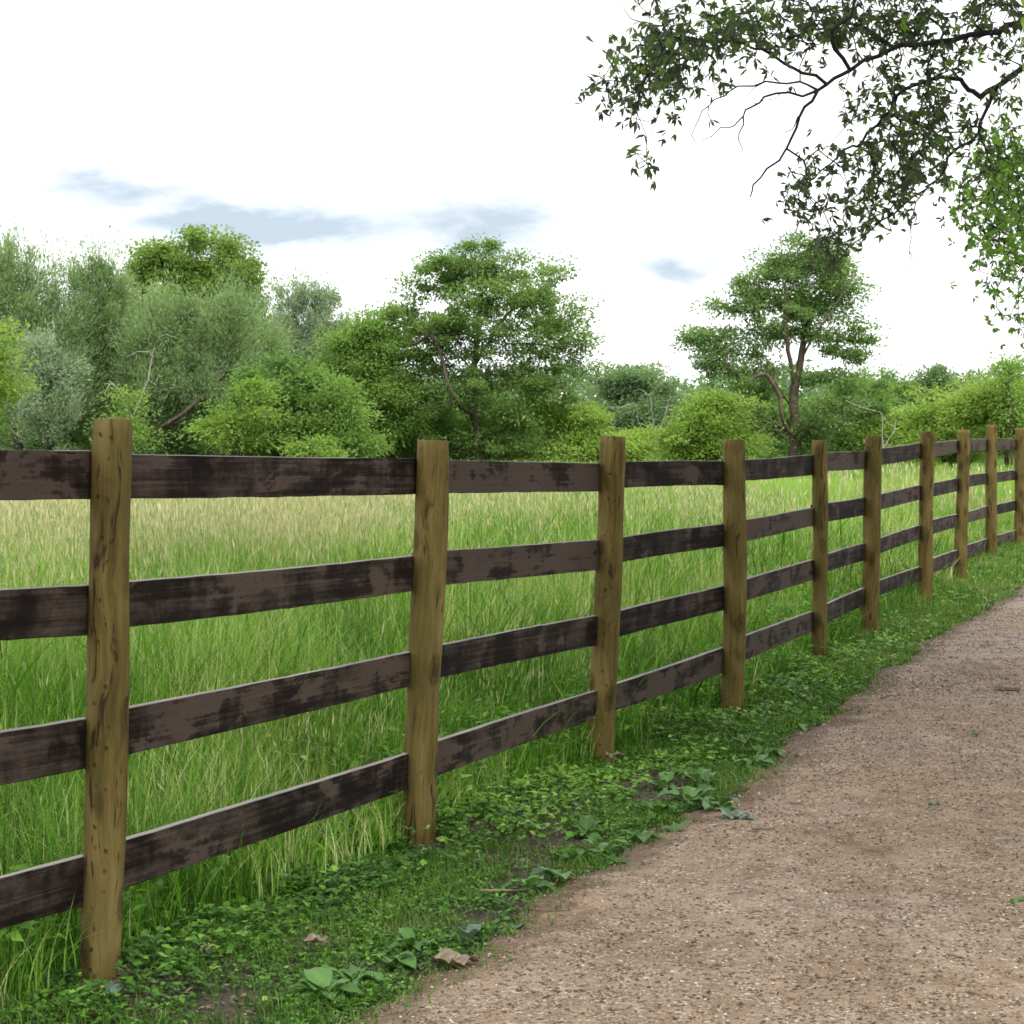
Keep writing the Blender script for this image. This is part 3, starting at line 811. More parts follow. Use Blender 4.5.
soilmask = lambda x, y: (1 - .92 * np.exp(-(((x - .10) / .24) ** 2 + ((y - 8.25) / .42) ** 2) ** 1.5)) * (1 - .8 * np.exp(-(((x + .58) / .14) ** 2 + ((y - 5.95) / .25) ** 2) ** 1.5)) * (1 - .7 * np.exp(-(((x - .02) / .10) ** 2 + ((y - 6.9) / .3) ** 2)))
bare = lambda x, y: soilmask(x, y) * sstep(.34, .46, fbm(x, y, 2.3, 91) + .10 * sstep(6.2, 5.2, y))
cover(62000, 4.3, 9.6, .007, .024, .035, lambda x, y, df, te: bare(x, y) * sstep(-.04, .08, te) * (.35 + .65 * (vnoise(x, y, 3.1, 2) > .42)))
cover(36000, 9.2, 16, .011, .030, .045, lambda x, y, df, te: (.35 + .65 * bare(x, y)) * sstep(-.04, .08, te))
cover(14000, 15, 32, .025, .05, .07, lambda x, y, df, te: .5 * sstep(-.04, .08, te))
# taller leafy herbs hugging the fence line between the second and fifth post
cover(20000, 7.2, 15, .016, .042, .15, lambda x, y, df, te: sstep(.35, .5, fbm(x, y, 1.3, 95)) * np.exp(-((df - .02) / .35) ** 2), -1.0, .55)
cover(5000, 4.3, 8, .02, .04, .10, lambda x, y, df, te: sstep(.4, .52, fbm(x, y, 1.3, 99)) * np.exp(-((df + .05) / .25) ** 2), -.6, .4)
tag(cb_.build('verge_ground_cover', M['cover']), 'low leafy herbs and clover covering the verge', 'ground cover', kind='stuff')

# litter bits on the verge soil
n = 9000; y = 4.4 + 9 * R.random(n) ** 1.2; x = fenceX(y) + .0 + (edgeX(y) - fenceX(y) + .12) * R.random(n)
lb = Batch(); a = R.random(n) * 6.28
lb.leaf(np.stack([x, y, G(x, y) + .006 + .004 * R.random(n)], 1), np.stack([np.cos(a), np.sin(a), R.normal(0, .1, n)], 1), np.array([0, 0, 1.]) + R.normal(0, .2, (n, 3)), .012 + .03 * R.random(n) ** 2, .005 + .01 * R.random(n), np.clip(R.normal(.35, .25, n), 0, 1))
tag(lb.build('leaf_litter', M['dead_leaf']), 'brown leaf crumbs and bark scraps lying on the verge soil', 'leaf litter', kind='stuff')


# ---------------------------------------------------------------- broadleaf weeds (individual plants)
def blade_leaf(V, Q, T, base, az, L, W, el, tint, wave=.15, stalk=.35):
    """one ovate leaf on a stalk, gridded and arched"""
    nL, nW = 8, 4; o = len(V)
    dx = np.array([math.cos(az), math.sin(az), 0]); sx = np.array([-dx[1], dx[0], 0])
    # stalk as thin strip
    sL = L * stalk; p1 = base + dx * sL * .8 + np.array([0, 0, sL * math.tan(el) * .7 + .01])
    for s in (-1, 1):
        V.append(base + sx * .0015 * s); T.append(tint)
    for s in (-1, 1):
        V.append(p1 + sx * .0025 * s); T.append(tint)
    Q.append((o, o + 1, o + 3, o + 2)); o = len(V)
    phz = random.random() * 6
    for i in range(nL + 1):
        t = i / nL
        w = W * .5 * (math.sin(math.pi * min(1, t * .93 + .05) ** .72)) ** .85
        droop = -.55 * L * t * t * (.4 + .6 * abs(math.cos(el)))
        c = p1 + dx * L * t + np.array([0, 0, L * t * math.tan(el) + droop])
        for j in range(nW + 1):
            s = j / nW * 2 - 1
            z = abs(s) * w * .35 + wave * w * math.sin(t * 9 + phz + s * 1.5) * abs(s)
            V.append(c + sx * s * w + np.array([0, 0, z])); T.append(min(1, max(0, tint + (.22 if j == nW // 2 else 0))))
    for i in range(nL):
        for j in range(nW):
            a = o + i * (nW + 1) + j; Q.append((a, a + 1, a + nW + 2, a + nW + 1))


def weed(px, py, n, L, label, mat='weed', spread=.3, wr=.72, group='broadleaf weeds along the path edge', name='broadleaf_weed'):
    q = P(px, py, 1.0); t = EYE / (EYE - q[2]); x, y = q[0] * t, t
    k_ = (1 - .067 * float(sstep(12, 26, y))); x *= k_; y *= k_
    z = float(G(x, y)); V, Q, T = [], [], []
    n = n + 5 if n > 3 else n
    for k in range(n):
        az = 2 * math.pi * (k + random.random() * .7) / n
        l = L * 1.05 * random.uniform(.45, 1.15)
        blade_leaf(V, Q, T, np.array([random.uniform(-.01, .01), random.uniform(-.01, .01), 0.0]), az, l, l * wr * random.uniform(.85, 1.15), random.choice((random.uniform(.05, .5), random.uniform(.4, .8))), random.uniform(.1, .65))
    o = mesh_obj(name, np.array(V), np.array(Q), M[mat], tint=T, smooth=True, k=4)
    o.location = (x, y, z)
    tag(o, label, 'weed', group); return o


weed(556, 882, 7, .085, 'broadleaf weed at the path edge nearest the bottom grey puddle patch')
weed(528, 893, 5, .07, 'small low weed just left of the path edge below the second fence bay')
weed(602, 856, 7, .075, 'leafy weed on the path edge between the second and third posts')
weed(585, 838, 5, .065, 'short weed set back from the path edge below the third post')
weed(638, 842, 6, .07, 'weed leaning over the gravel below the third post')
weed(660, 818, 7, .085, 'full rosette weed below and right of the third post')
weed(690, 806, 9, .115, 'largest broadleaf weed with big upright leaves at the path edge')
weed(716, 812, 7, .095, 'weed spilling furthest out onto the gravel beside the largest weed')
weed(735, 824, 4, .07, 'low bluish-green weed tip lying on the gravel', 'weed_blue')
weed(700, 786, 6, .085, 'weed behind the largest weed at the path edge')
weed(738, 748, 7, .10, 'rosette weed in front of the fourth post')
weed(765, 758, 6, .09, 'weed at the path edge right of the fourth post')
weed(752, 768, 5, .08, 'weed hanging over the bare soil rim in front of the fourth post')
weed(792, 722, 5, .07, 'weed between the fourth and fifth posts at the path rim')
weed(390, 968, 6, .085, 'upright weed beside the pale fallen leaf')
weed(412, 952, 4, .06, 'small weed just behind the pale fallen leaf')
weed(326, 1000, 8, .085, 'weed clump in the lower left verge near the bottom frame edge')
weed(466, 945, 3, .075, 'flat bluish weed leaf by the path edge above the pale fallen leaf', 'weed_blue')
weed(513, 934, 2, .06, 'single flat bluish leaf at the verge rim on the gravel', 'weed_blue')
weed(62, 978, 3, .07, 'bluish broad leaves left of the nearest post base', 'weed_blue', group='bluish leaves at the nearest post')
weed(112, 1004, 3, .065, 'bluish broad leaves in front of the nearest post base', 'weed_blue', group='bluish leaves at the nearest post')
weed(448, 828, 3, .06, 'bright leaf sprout right beside the second post base')
weed(850, 690, 4, .06, 'tiny weed at the path edge below the fifth post')


weed(675, 836, 4, .05, 'small weed at the gravel rim directly below the largest weed')
weed(620, 866, 4, .05, 'small weed at the rim between two larger leafy weeds')
weed(805, 732, 4, .06, 'low weed on the rim below the fifth post')
weed(575, 862, 5, .065, 'weed tucked behind the bottom rim weeds on the verge')
weed(352, 985, 5, .07, 'weed between the lower left clump and the pale fallen leaf')
weed(665, 790, 6, .075, 'weed on the verge left of the largest weed')


# fallen things
def gpos(px, py, dz=0.0):
    q = P(px, py, 1.0); t = EYE / (EYE - q[2]); x, y = q[0] * t, t
    k_ = (1 - .067 * float(sstep(12, 26, y))); x *= k_; y *= k_
    z = float(pathZ(x, y)) if x > edgeX(y) else float(G(x, y)) + .012
    return np.array([x, y, z + dz])


def fallen_leaf(px, py, L, W, az, mat, label, cat='leaf', group='fallen leaves', curl=.3, name='fallen_leaf', dz=.008):
    nL, nW = 12, 8; V = []; T = []
    rg = np.random.default_rng(int(px * 7 + py))
    for i in range(nL + 1):
        t = i / nL
        w = W * .5 * max(.04, math.sin(math.pi * t ** .8)) * (1 + .18 * math.sin(t * 17 + px))
        for j in range(nW + 1):
            s = j / nW * 2 - 1
            V.append((L * (t - .5), s * w * (1 + .12 * rg.normal() * (abs(s) > .9)), curl * W * .3 * s * s + .006 * math.sin(t * 8 + s * 3 + px) + .004 * rg.normal() * (abs(s) > .4)))
            T.append(.62 + .15 * rg.normal() - .25 * (abs(s) < .1))
    Q = [(i * (nW + 1) + j, i * (nW + 1) + j + 1, (i + 1) * (nW + 1) + j + 1, (i + 1) * (nW + 1) + j) for i in range(nL) for j in range(nW)]
    V = np.array(V); V[:, 2] -= V[:, 2].min()
    o = mesh_obj(name, V, np.array(Q), mat, tint=np.clip(T, 0, 1), smooth=True, k=4)
    p = gpos(px, py, dz); o.location = p; o.rotation_euler = (0, 0, az)
    return tag(o, label, cat, group)


fallen_leaf(455, 970, .135, .125, .1, M['dead_leaf'], 'large pale brown curled leaf lying on the gravel edge')
fallen_leaf(316, 957, .07, .06, .3, M['dead_leaf'], 'pinkish brown dry leaf on the verge below the lowest rail', dz=.03)
fallen_leaf(615, 771, .085, .06, .2, M['dead_leaf'], 'brown dead leaf at the foot of the third post', dz=.05)
fallen_leaf(566, 785, .05, .03, 2.2, M['dead_leaf'], 'small dry leaf on bare soil left of the third post', dz=.01)
fallen_leaf(208, 962, .055, .04, 1.2, M['dead_leaf'], 'dark dead leaf on the verge right of the nearest post', dz=.02)
fallen_leaf(934, 818, .045, .02, .1, M['weed_blue'], 'small green leaf lying on the middle of the path', curl=.1)
fallen_leaf(1017, 918, .05, .025, .3, M['weed'], 'green leaf lying on the gravel at the right picture edge', curl=.1)
fallen_leaf(808, 843, .035, .02, .5, M['straw'], 'tiny straw-coloured leaf on the path below the fallen green leaf', curl=.1)
fallen_leaf(975, 745, .04, .02, .5, M['weed'], 'yellow-green leaf fragment on the path near the right edge', curl=.1)


def stick(px, py, L, az, r, label, mat='twig', name='twig', group='twigs on the path', lift=.006, tilt=0.0, bend=.08):
    V = []; n = 10; ns = 6
    for i in range(n + 1):
        t = i / n; rr = r * (1 - .5 * t) * (1 + .2 * math.sin(i * 2.1 + px))
        for k in range(ns):
            a = 6.283 * k / ns; V.append((L * (t - .5), bend * L * math.sin(t * 3.1 + px) + rr * math.cos(a), rr * math.sin(a)))
    Q = [(i * ns + k, i * ns + (k + 1) % ns, (i + 1) * ns + (k + 1) % ns, (i + 1) * ns + k) for i in range(n) for k in range(ns)]
    V.append((-L / 2, bend * L * math.sin(px), 0)); V.append((L / 2, bend * L * math.sin(3.1 + px), 0))
    me = bpy.data.meshes.new(name)
    F3 = [(k, len(V) - 2, (k + 1) % ns) for k in range(ns)] + [(n * ns + k, n * ns + (k + 1) % ns, len(V) - 1) for k in range(ns)]
    me.from_pydata([tuple(v) for v in V], [], Q + F3); me.update()
    at = me.attributes.new('tint', 'FLOAT', 'POINT'); at.data.foreach_set('value', np.clip(np.random.default_rng(int(px)).normal(.5, .2, len(V)), 0, 1).astype(np.float32))
    me.materials.append(M[mat]); o = bpy.data.objects.new(name, me); C.objects.link(o)
    o.location = gpos(px, py, lift); o.rotation_euler = (0, tilt, az)
    return tag(o, label, 'twig', group)


stick(763, 838, .085, .05, .004, 'straight dark twig on the gravel right of the largest weed')
stick(797, 812, .06, -.2, .003, 'short twig on the path behind the straight dark twig')
stick(735, 905, .05, .3, .003, 'short dark twig on the gravel in the lower middle of the path')
stick(550, 916, .12, -.12, .0035, 'thin twig along the verge rim at the bottom of the path')
stick(505, 895, .16, .25, .0035, 'long pale stem lying across the verge by the path rim', 'straw')
stick(968, 668, .11, 0.0, .006, 'pale stick lying on the far gravel near the right edge', 'straw')
stick(1008, 697, .14, -.1, .022, 'dark clod of bark on the path at the right edge', lift=.008, bend=.02)
stick(885, 702, .09, .7, .006, 'dark twig by the path edge below the sixth post')
stick(684, 792, .07, .4, .003, 'dry stem on bare soil behind the weeds', 'straw')


# wood chip at the foot of the second post
def chip(px, py, size, az, label):
    rg = np.random.default_rng(int(px)); V = []
    prof = [(-.5, 0), (-.42, .32), (-.1, .42), (.3, .36), (.5, .12), (.42, 0)]
    for (yo, s) in ((-.5, .85), (-.2, 1.0), (.2, .95), (.5, .75)):
        for (a, b_) in prof: V.append((a * size * s + rg.normal() * .003, yo * size * .45, b_ * size * s * .9 + rg.normal() * .002))
    n = len(prof); Q = [(i * n + k, i * n + (k + 1) % n, (i + 1) * n + (k + 1) % n, (i + 1) * n + k) for i in range(3) for k in range(n)]
    me = bpy.data.meshes.new('wood_chip'); me.from_pydata(V, [], Q + [tuple(range(n))[::-1], tuple(3 * n + k for k in range(n))]); me.update()
    at = me.attributes.new('tint', 'FLOAT', 'POINT'); at.data.foreach_set('value', rg.random(len(V)).astype(np.float32))
    me.materials.append(M['chip']); o = bpy.data.objects.new('wood_chip', me); C.objects.link(o)
    o.location = gpos(px, py, .0); o.rotation_euler = (0, .15, az); return tag(o, label, 'wood chip')


chip(391, 846, .065, .3, 'broken orange-brown wood chip against the second post base')


# ---------------------------------------------------------------- trees
def grow(skel, targets, step, pl_w=.35, rg=None, droop=0.0, jit=.12):
    """skel: list of polylines (first starts at the trunk base); returns nodes, parents"""
    nodes = []; par = []; plen = []; line_id = [0]
    def nearest(p, upto=None):
        A = np.array(nodes); return int(np.argmin(((A - p) ** 2).sum(1)))
    for li, line in enumerate(skel):
        line = [np.array(q, float) for q in line]
        if len(line) > 2:
            ext = [2 * line[0] - line[1]] + line + [2 * line[-1] - line[-2]]; sm = []
            for i in range(1, len(ext) - 2):
                a0, a1, a2, a3 = ext[i - 1:i + 3]
                for q in range(3):
                    t = q / 3
                    sm.append(.5 * (2 * a1 + (a2 - a0) * t + (2 * a0 - 5 * a1 + 4 * a2 - a3) * t * t + (3 * a1 - a0 - 3 * a2 + a3) * t ** 3))
            line = sm + [line[-1]]
        if li == 0: nodes.append(line[0]); par.append(-1); plen.append(0.0); cur = 0
        else: cur = nearest(line[0])
        for a, b_ in zip(line[:-1], line[1:]):
            n = max(1, int(np.linalg.norm(b_ - a) / step))
            for k in range(1, n + 1):
                q = a + (b_ - a) * k / n + rg.normal(0, step * .04, 3)
                line_id.append(li)
                nodes.append(q); par.append(cur); plen.append(plen[cur] + np.linalg.norm(q - nodes[cur])); cur = len(nodes) - 1
    nsk = len(nodes); base = nodes[0]
    A = np.zeros((nsk + len(targets) * 14 + 10, 3)); PLn = np.zeros(len(A)); A[:nsk] = nodes; PLn[:nsk] = plen
    D = np.zeros_like(A)
    for i in range(1, nsk): D[i] = unit(A[i] - A[par[i]])
    n = nsk; tips = []
    ord_ = np.argsort([min(np.linalg.norm(A[:nsk] - t, axis=1)) for t in targets])
    for ti in ord_:
        t = targets[ti]
        vec = t - A[:n]; dist = np.linalg.norm(vec, axis=1)
        al = (vec * D[:n]).sum(1) / np.maximum(dist, 1e-6)      # prefer going forward
        cost = dist * (1.25 - .35 * al) + pl_w * PLn[:n] * .25 + (np.arange(n) == 0) * 50
        low = A[:n, 2] < base[2] + .12 * (t[2] - base[2]); cost = cost + low * 3
        c = int(np.argmin(cost)); L = dist[c]
        k = int(min(13, max(2, round(L / step))))
        p0 = A[c].copy(); d0 = unit(D[c] + unit(t - p0) * 1.2) * L * .5
        m = p0 + d0; cur = c
        for j in range(1, k + 1):
            s = j / k; q = (1 - s) ** 2 * p0 + 2 * s * (1 - s) * m + s * s * t
            if j < k: q = q + rg.normal(0, step * jit, 3)
            q[2] -= droop * L * s * s
            A[n] = q; par.append(cur); PLn[n] = PLn[cur] + np.linalg.norm(q - A[cur]); D[n] = unit(q - A[cur]); cur = n; n += 1
        tips.append(cur)
    grow.line_id = np.array(line_id)
    return A[:n], np.array(par), np.array(tips), D[:n]


def radii(A, par, rtip, rbase, e=2.2):
    n = len(A); acc = np.zeros(n)
    for i in range(n - 1, 0, -1):
        if acc[i] == 0: acc[i] = 1.0
        acc[par[i]] += acc[i] + .02
    r = rtip * np.maximum(acc, 1) ** (1 / e)
    s = math.log(rbase / rtip) / math.log(r[0] / rtip) if r[0] > rtip * 1.01 else 1
    return rtip * (r / rtip) ** s


def limbs(name, A, par, r, mat, parent, ns=6):
    a = A[par[1:]]; b_ = A[1:]; ra = r[par[1:]]; rb = r[1:]
    ra = np.minimum(ra, rb * 1.35)
    d = unit(b_ - a); up = np.where(np.abs(d[:, 2:3]) > .9, np.array([[1., 0, 0]]), np.array([[0, 0, 1.]]))
    u = unit(np.cross(d, up)); v = np.cross(d, u)
    # continuous frames for each bend: use the child's own frame, overlapping slightly
    a2 = a - d * (ra * .25)[:, None]; b2 = b_ + d * (rb * .25)[:, None]
    ang = np.arange(ns) * 2 * math.pi / ns
    ring = np.cos(ang)[None, :, None] * u[:, None] + np.sin(ang)[None, :, None] * v[:, None]
    V = np.concatenate([a2[:, None] + ring * ra[:, None, None], b2[:, None] + ring * rb[:, None, None]], 1)
    k = np.arange(ns); k2 = (k + 1) % ns
    Q = np.stack([k, k2, k2 + ns, k + ns], 1)
    T = (np.arange(len(a))[:, None, None] * 2 * ns + Q[None]).reshape(-1, 4)
    return mesh_obj(name, V.reshape(-1, 3) - np.array(parent.location), T, mat, parent, smooth=True, k=4)


def foliage(name, tips, D, n_per, rad, flat, Ls, Ws, mat, parent, rg, up=.5, drp=0.0, follow=.3, base_t=.45, streak=0.0):
    n = len(tips)
    cnt = n * n_per
    c0 = np.repeat(tips, n_per, 0); d0 = np.repeat(D, n_per, 0)
    off = rg.normal(0, .5, (cnt, 3)); off /= np.maximum(1, np.linalg.norm(off, axis=1, keepdims=True) / 1.05)
    sz = np.repeat(rad * (.4 + 1.15 * rg.random(n)), n_per)[:, None]
    off = off * sz; off[:, 2] *= flat
    if streak:
        off[:, :2] *= .55; off[:, 2] += 0
        off += d0 * (rg.random((cnt, 1)) - .4) * sz * streak
    c = c0 + off
    dr = unit(off) * .9 + d0 * follow + rg.normal(0, .5, (cnt, 3)); dr[:, 2] -= drp
    if streak:
        dr = d0 * .8 + rg.normal(0, .35, (cnt, 3)); dr[:, 2] += .45 - drp
    nm = rg.normal(0, .6, (cnt, 3)); nm[:, 2] += up
    tint = np.clip(base_t + np.repeat(rg.normal(0, .15, n), n_per) + rg.normal(0, .17, cnt), 0, 1)
    L = Ls * (.6 + .8 * rg.random(cnt)); W = Ws * (.6 + .8 * rg.random(cnt))
    return leaves(name, c, dr, nm, L, W, tint, mat, parent, origin=parent.location)


GZ = .10


def gpt(px, d): 
    u = (px - 512) / F; return np.array([u * d, d, GZ - .15])


def ell_targets(ells, d, n, rg, depth=1.0, stray=.10):
    """ells: (px, py, rx, ry, weight) ellipses in picture units at distance d -> 3-D points through their volumes"""
    w = np.array([e[2] * e[3] * (e[4] if len(e) > 4 else 1) for e in ells]); w = w / w.sum(); out = []
    for _ in range(n):
        e = ells[rg.choice(len(ells), p=w)]
        v = rg.normal(size=3); v = v / np.linalg.norm(v) * rg.random() ** .42
        if rg.random() < stray: v = v * rg.uniform(1.05, 1.35)
        q = P(e[0] + v[0] * e[2], e[1] + v[2] * e[3], d)
        s = d / F; q[1] += v[1] * (e[2] * .55 + e[3] * .45) * s * depth * 1.15
        out.append(q)
    return np.array(out)


def auto_crown(px, top, hw_, bot, d, n, rg, lobes=16, pts=.38):
    """crown lobes of very different sizes piled into an uneven mass"""
    s = d / F; bot = bot + 6; c = P(px, (top + bot) / 2, d); rx = hw_ * 1.2 * s; rz = (bot - top) / 2 * s; ry = rx * .8
    L = []
    skew = rg.normal(0, .22)
    for k in range(lobes):
        th = rg.random() * 6.283; z = rg.uniform(-.95, .95) if k > 1 else rg.uniform(.72, .9)
        prof = (1 - max(0, z) ** 1.7) ** .6
        rr = prof * rg.uniform(.35, 1.02)
        r = rg.uniform(.12, .34) * (1.15 - .4 * max(0, z))
        L.append((np.array([(math.cos(th) * rr + skew * z) * rx * .85, math.sin(th) * rr * ry, z * .80 * rz]), r, rg.uniform(.75, 1.3), rg.uniform(.7, 1.25)))
    w = np.array([l[1] ** 2 for l in L]); w /= w.sum(); out = []
    for _ in range(n):
        cc, r, ax, az = L[rg.choice(len(L), p=w)]
        v = rg.normal(size=3) * .55
        if rg.random() < .10: v *= 1.8
        out.append(c + cc + v * r * np.array([rx * ax, ry, rz * az * .9]))
    out = np.array(out)
    ms = .6 / s
    w_ = out - c; az = np.arctan2(w_[:, 1], w_[:, 0]); el = np.arctan2(w_[:, 2], np.hypot(w_[:, 0], w_[:, 1]))
    ph = rg.random(6) * 6.28
    f = 1 + .15 * np.sin(5 * az + ph[0] + 2 * el) + .14 * np.sin(3 * az - 6 * el + ph[1]) + .13 * np.sin(11 * el + 2 * az + ph[2]) + .10 * np.sin(9 * az + ph[3])
    out = c + w_ * f[:, None]
    out[:, 2] = np.maximum(out[:, 2], .3)
    return out


STY = {  # n_per, rad(m), flat, leaf L, leaf W, up, droop, streak, mat, bark
    'walnut': (190, .68, .48, .155, .075, .9, .15, 0, 'lf_walnut', 'bark'),
    'oak': (180, .62, .48, .155, .075, .9, .1, 0, 'lf_oak', 'bark_warm'),
    'willow': (190, .72, 1.0, .22, .036, .3, -.02, 1.5, 'lf_willow', 'bark'),
    'silver': (170, .68, .8, .17, .055, .4, 0, .7, 'lf_silver', 'bark'),
    'poplar': (160, .66, .6, .165, .11, .6, .15, 0, 'lf_poplar', 'bark'),
    'lime': (170, .72, .38, .15, .075, .9, .1, 0, 'lf_lime', 'bark'),
    'mid': (170, .74, .5, .155, .075, .9, .1, 0, 'lf_mid', 'bark'),
    'dark': (150, .70, .5, .17, .08, .8, .1, 0, 'lf_dark', 'bark_dark'),
    'blue': (120, .75, .6, .21, .10, .7, .1, 0, 'lf_blue', 'bark'),
}


def tree(name, label, cat, px, d, targets, style, seed, skel=None, trunk_r=.16, group=None, dens=1.0, bt=.45, step=.55, jit=.12):
    rg = np.random.default_rng(seed); st = STY[style]
    base = gpt(px, d)
    root = empty(name, tuple(base)); tag(root, label, cat, group)
    if skel is None:
        ctr = targets.mean(0); top = targets[:, 2].max()
        a = base; m = base + (ctr - base) * np.array([.4, .4, .5]); e = ctr * np.array([1, 1, 0]) + np.array([0, 0, base[2] + (top - base[2]) * .72])
        skel = [[a, m, e]]
    A, par, tips, D = grow(skel, targets, step, rg=rg, jit=jit)
    r = radii(A, par, .012, trunk_r)
    limbs('trunk', A, par, r, M[st[9]], root, 6)
    foliage('crown', A[tips], D[tips], int(st[0] * dens), st[1], st[2], st[3], st[4], M[st[8]], root, rg, st[5], st[6], .3, bt, st[7])
    return root


def S(pts, d, dd=0.0):
    """skeleton polyline from picture points; dd shifts each point in depth"""
    out = []
    for i, q in enumerate(pts):
        off = q[2] * 1.35 if len(q) > 2 else 0.0
        out.append(P(q[0], q[1], d + off))
    return out


# hero tree, centre
d1 = 85; rg = np.random.default_rng(11)
ells = [(478, 262, 52, 22), (440, 280, 46, 26), (522, 282, 46, 28), (478, 308, 78, 36), (400, 325, 38, 26), (375, 350, 28, 20), (563, 318, 30, 36), (580, 350, 18, 20), (440, 345, 62, 30), (525, 345, 52, 30), (398, 378, 48, 30), (452, 390, 62, 28), (522, 395, 52, 30), (420, 425, 56, 26), (505, 432, 52, 26), (552, 372, 24, 22, .6), (385, 440, 36, 22), (460, 448, 30, 14, .6)]
sk = [S([(478, 474), (477, 440), (475, 400), (474, 365), (478, 330), (482, 290)], d1),
      S([(473, 415, 0), (458, 403, -1), (447, 380, -1.2), (441, 355, -1.2), (430, 335, -1.4), (410, 325, -1.5)], d1),
      S([(474, 372, 0), (462, 358, .8), (445, 350, 1.5)], d1), S([(476, 360), (488, 345, .8), (498, 325, 1.2), (515, 308, 1.5), (540, 300, 1)], d1),
      S([(475, 390), (492, 372, -1), (500, 350, -1.6), (520, 340, -2)], d1), S([(430, 335, -1.4), (412, 345, -1), (392, 343, -.5)], d1),
      S([(458, 403, -1), (440, 402, -1.5), (420, 405, -2), (400, 400, -2)], d1)]
tree('walnut_tree', 'tall broad-domed green tree standing alone in the centre, dark trunk and open limbs', 'tree', 477, d1, ell_targets(ells, d1, 400, rg, stray=.02), 'walnut', 21, sk, .24, bt=.5)

# hero tree, right
d2 = 82; rg = np.random.default_rng(12)
ells = [(795, 255, 30, 18), (825, 262, 24, 24), (762, 278, 34, 24), (800, 290, 40, 26), (838, 290, 28, 28), (738, 303, 30, 20), (770, 320, 45, 24), (815, 325, 32, 22), (708, 335, 30, 18), (858, 330, 22, 16), (842, 350, 24, 14, .8), (735, 350, 44, 20), (703, 362, 22, 16), (760, 368, 36, 16, .8), (740, 390, 50, 20), (720, 418, 46, 22), (835, 388, 45, 18, .8), (842, 420, 48, 26), (768, 432, 36, 18, .6), (815, 440, 30, 16, .6)]
sk = [S([(795, 470), (795, 440), (794, 412), (795, 388), (800, 360), (806, 330), (812, 300)], d2),
      S([(794, 440), (783, 420, -.8), (779, 398, -1), (770, 378, -1.2), (755, 362, -1.3), (735, 350, -1.4)], d2),
      S([(795, 436), (775, 430, -1.2), (755, 420, -2), (738, 404, -2.4), (722, 398, -2.6)], d2),
      S([(795, 402), (806, 392, .8), (822, 384, 1.2), (842, 372, 1.5), (852, 355, 1.6)], d2),
      S([(794, 412), (782, 392, .8), (768, 370, 1.2), (752, 345, 1.5), (745, 315, 1.5)], d2),
      S([(795, 388), (790, 360, -.4), (785, 330, -.6), (785, 295, -.6)], d2), S([(800, 360), (815, 335, -.6), (832, 310, -.8), (845, 290, -.8)], d2),
      S([(795, 436), (805, 428, -1), (822, 420, -1.5), (842, 410, -2)], d2)]
tree('oak_tree', 'airy green tree right of centre with bare forked trunk and sky showing through', 'tree', 795, d2, ell_targets(ells, d2, 300, rg, stray=.02), 'oak', 22, sk, .30, bt=.5)


def auto(name, label, cat, px, top, hw_, bot, d, n, style, seed, **kw):
    rg = np.random.default_rng(seed)
    t = auto_crown(px, top, hw_, bot, d, n, rg, lobes=kw.pop('lobes', 18))
    return tree(name, label, cat, px + rg.uniform(-.15, .15) * hw_, d, t, style, seed + 1, **kw)


def fan(px, d, lines):
    return [S(l, d) for l in lines]


def drawn(name, label, cat, px, d, ells, n, style, seed, **kw):
    return tree(name, label, cat, px, d, ell_targets(ells, d, n, np.random.default_rng(seed)), style, seed + 1, **kw)


gL = 'willows in the wood at the left'
drawn('willow_tree', 'pale grey-green willow at the far left with slanting dark trunks', 'tree', 28, 78, [(8, 272, 30, 28), (40, 290, 26, 28), (-20, 300, 40, 40), (20, 325, 48, 36), (62, 330, 30, 38), (25, 375, 55, 40), (60, 400, 40, 40), (5, 420, 50, 35, .6)], 330, 'willow', 31, group=gL, trunk_r=.2, bt=.5,
     skel=fan(0, 78, [[(20, 470), (16, 420), (12, 370), (10, 310)], [(16, 440), (40, 400, -1), (60, 340, -1), (75, 300, -1)], [(16, 430), (-10, 390, 1), (-30, 330, 1)]]))
drawn('willow_tree', 'pale willow with spiky top twigs, second from the left above the nearest post', 'tree', 102, 80, [(102, 272, 14, 14), (88, 292, 24, 22), (118, 298, 16, 24), (92, 325, 36, 30), (118, 345, 30, 34), (95, 372, 44, 36), (110, 412, 46, 34, .8)], 250, 'willow', 33, group=gL, trunk_r=.2, bt=.45,
     skel=fan(0, 80, [[(45, 470), (52, 430), (66, 385), (92, 330), (108, 290)], [(52, 430), (58, 370, 1), (62, 320, 1.4)], [(66, 385), (90, 360, -1), (125, 320, -1)]]))
drawn('poplar_tree', 'tallest rich green broadleaf tree behind the left willows', 'tree', 198, 96, [(160, 256, 26, 14), (208, 244, 28, 12), (238, 262, 24, 20), (143, 275, 14, 20), (180, 268, 40, 22), (215, 278, 44, 26), (250, 285, 14, 18), (190, 305, 66, 26), (140, 315, 22, 20), (235, 315, 24, 22), (215, 340, 55, 34, .8), (170, 345, 50, 36, .6)], 330, 'poplar', 35, trunk_r=.25, bt=.5)
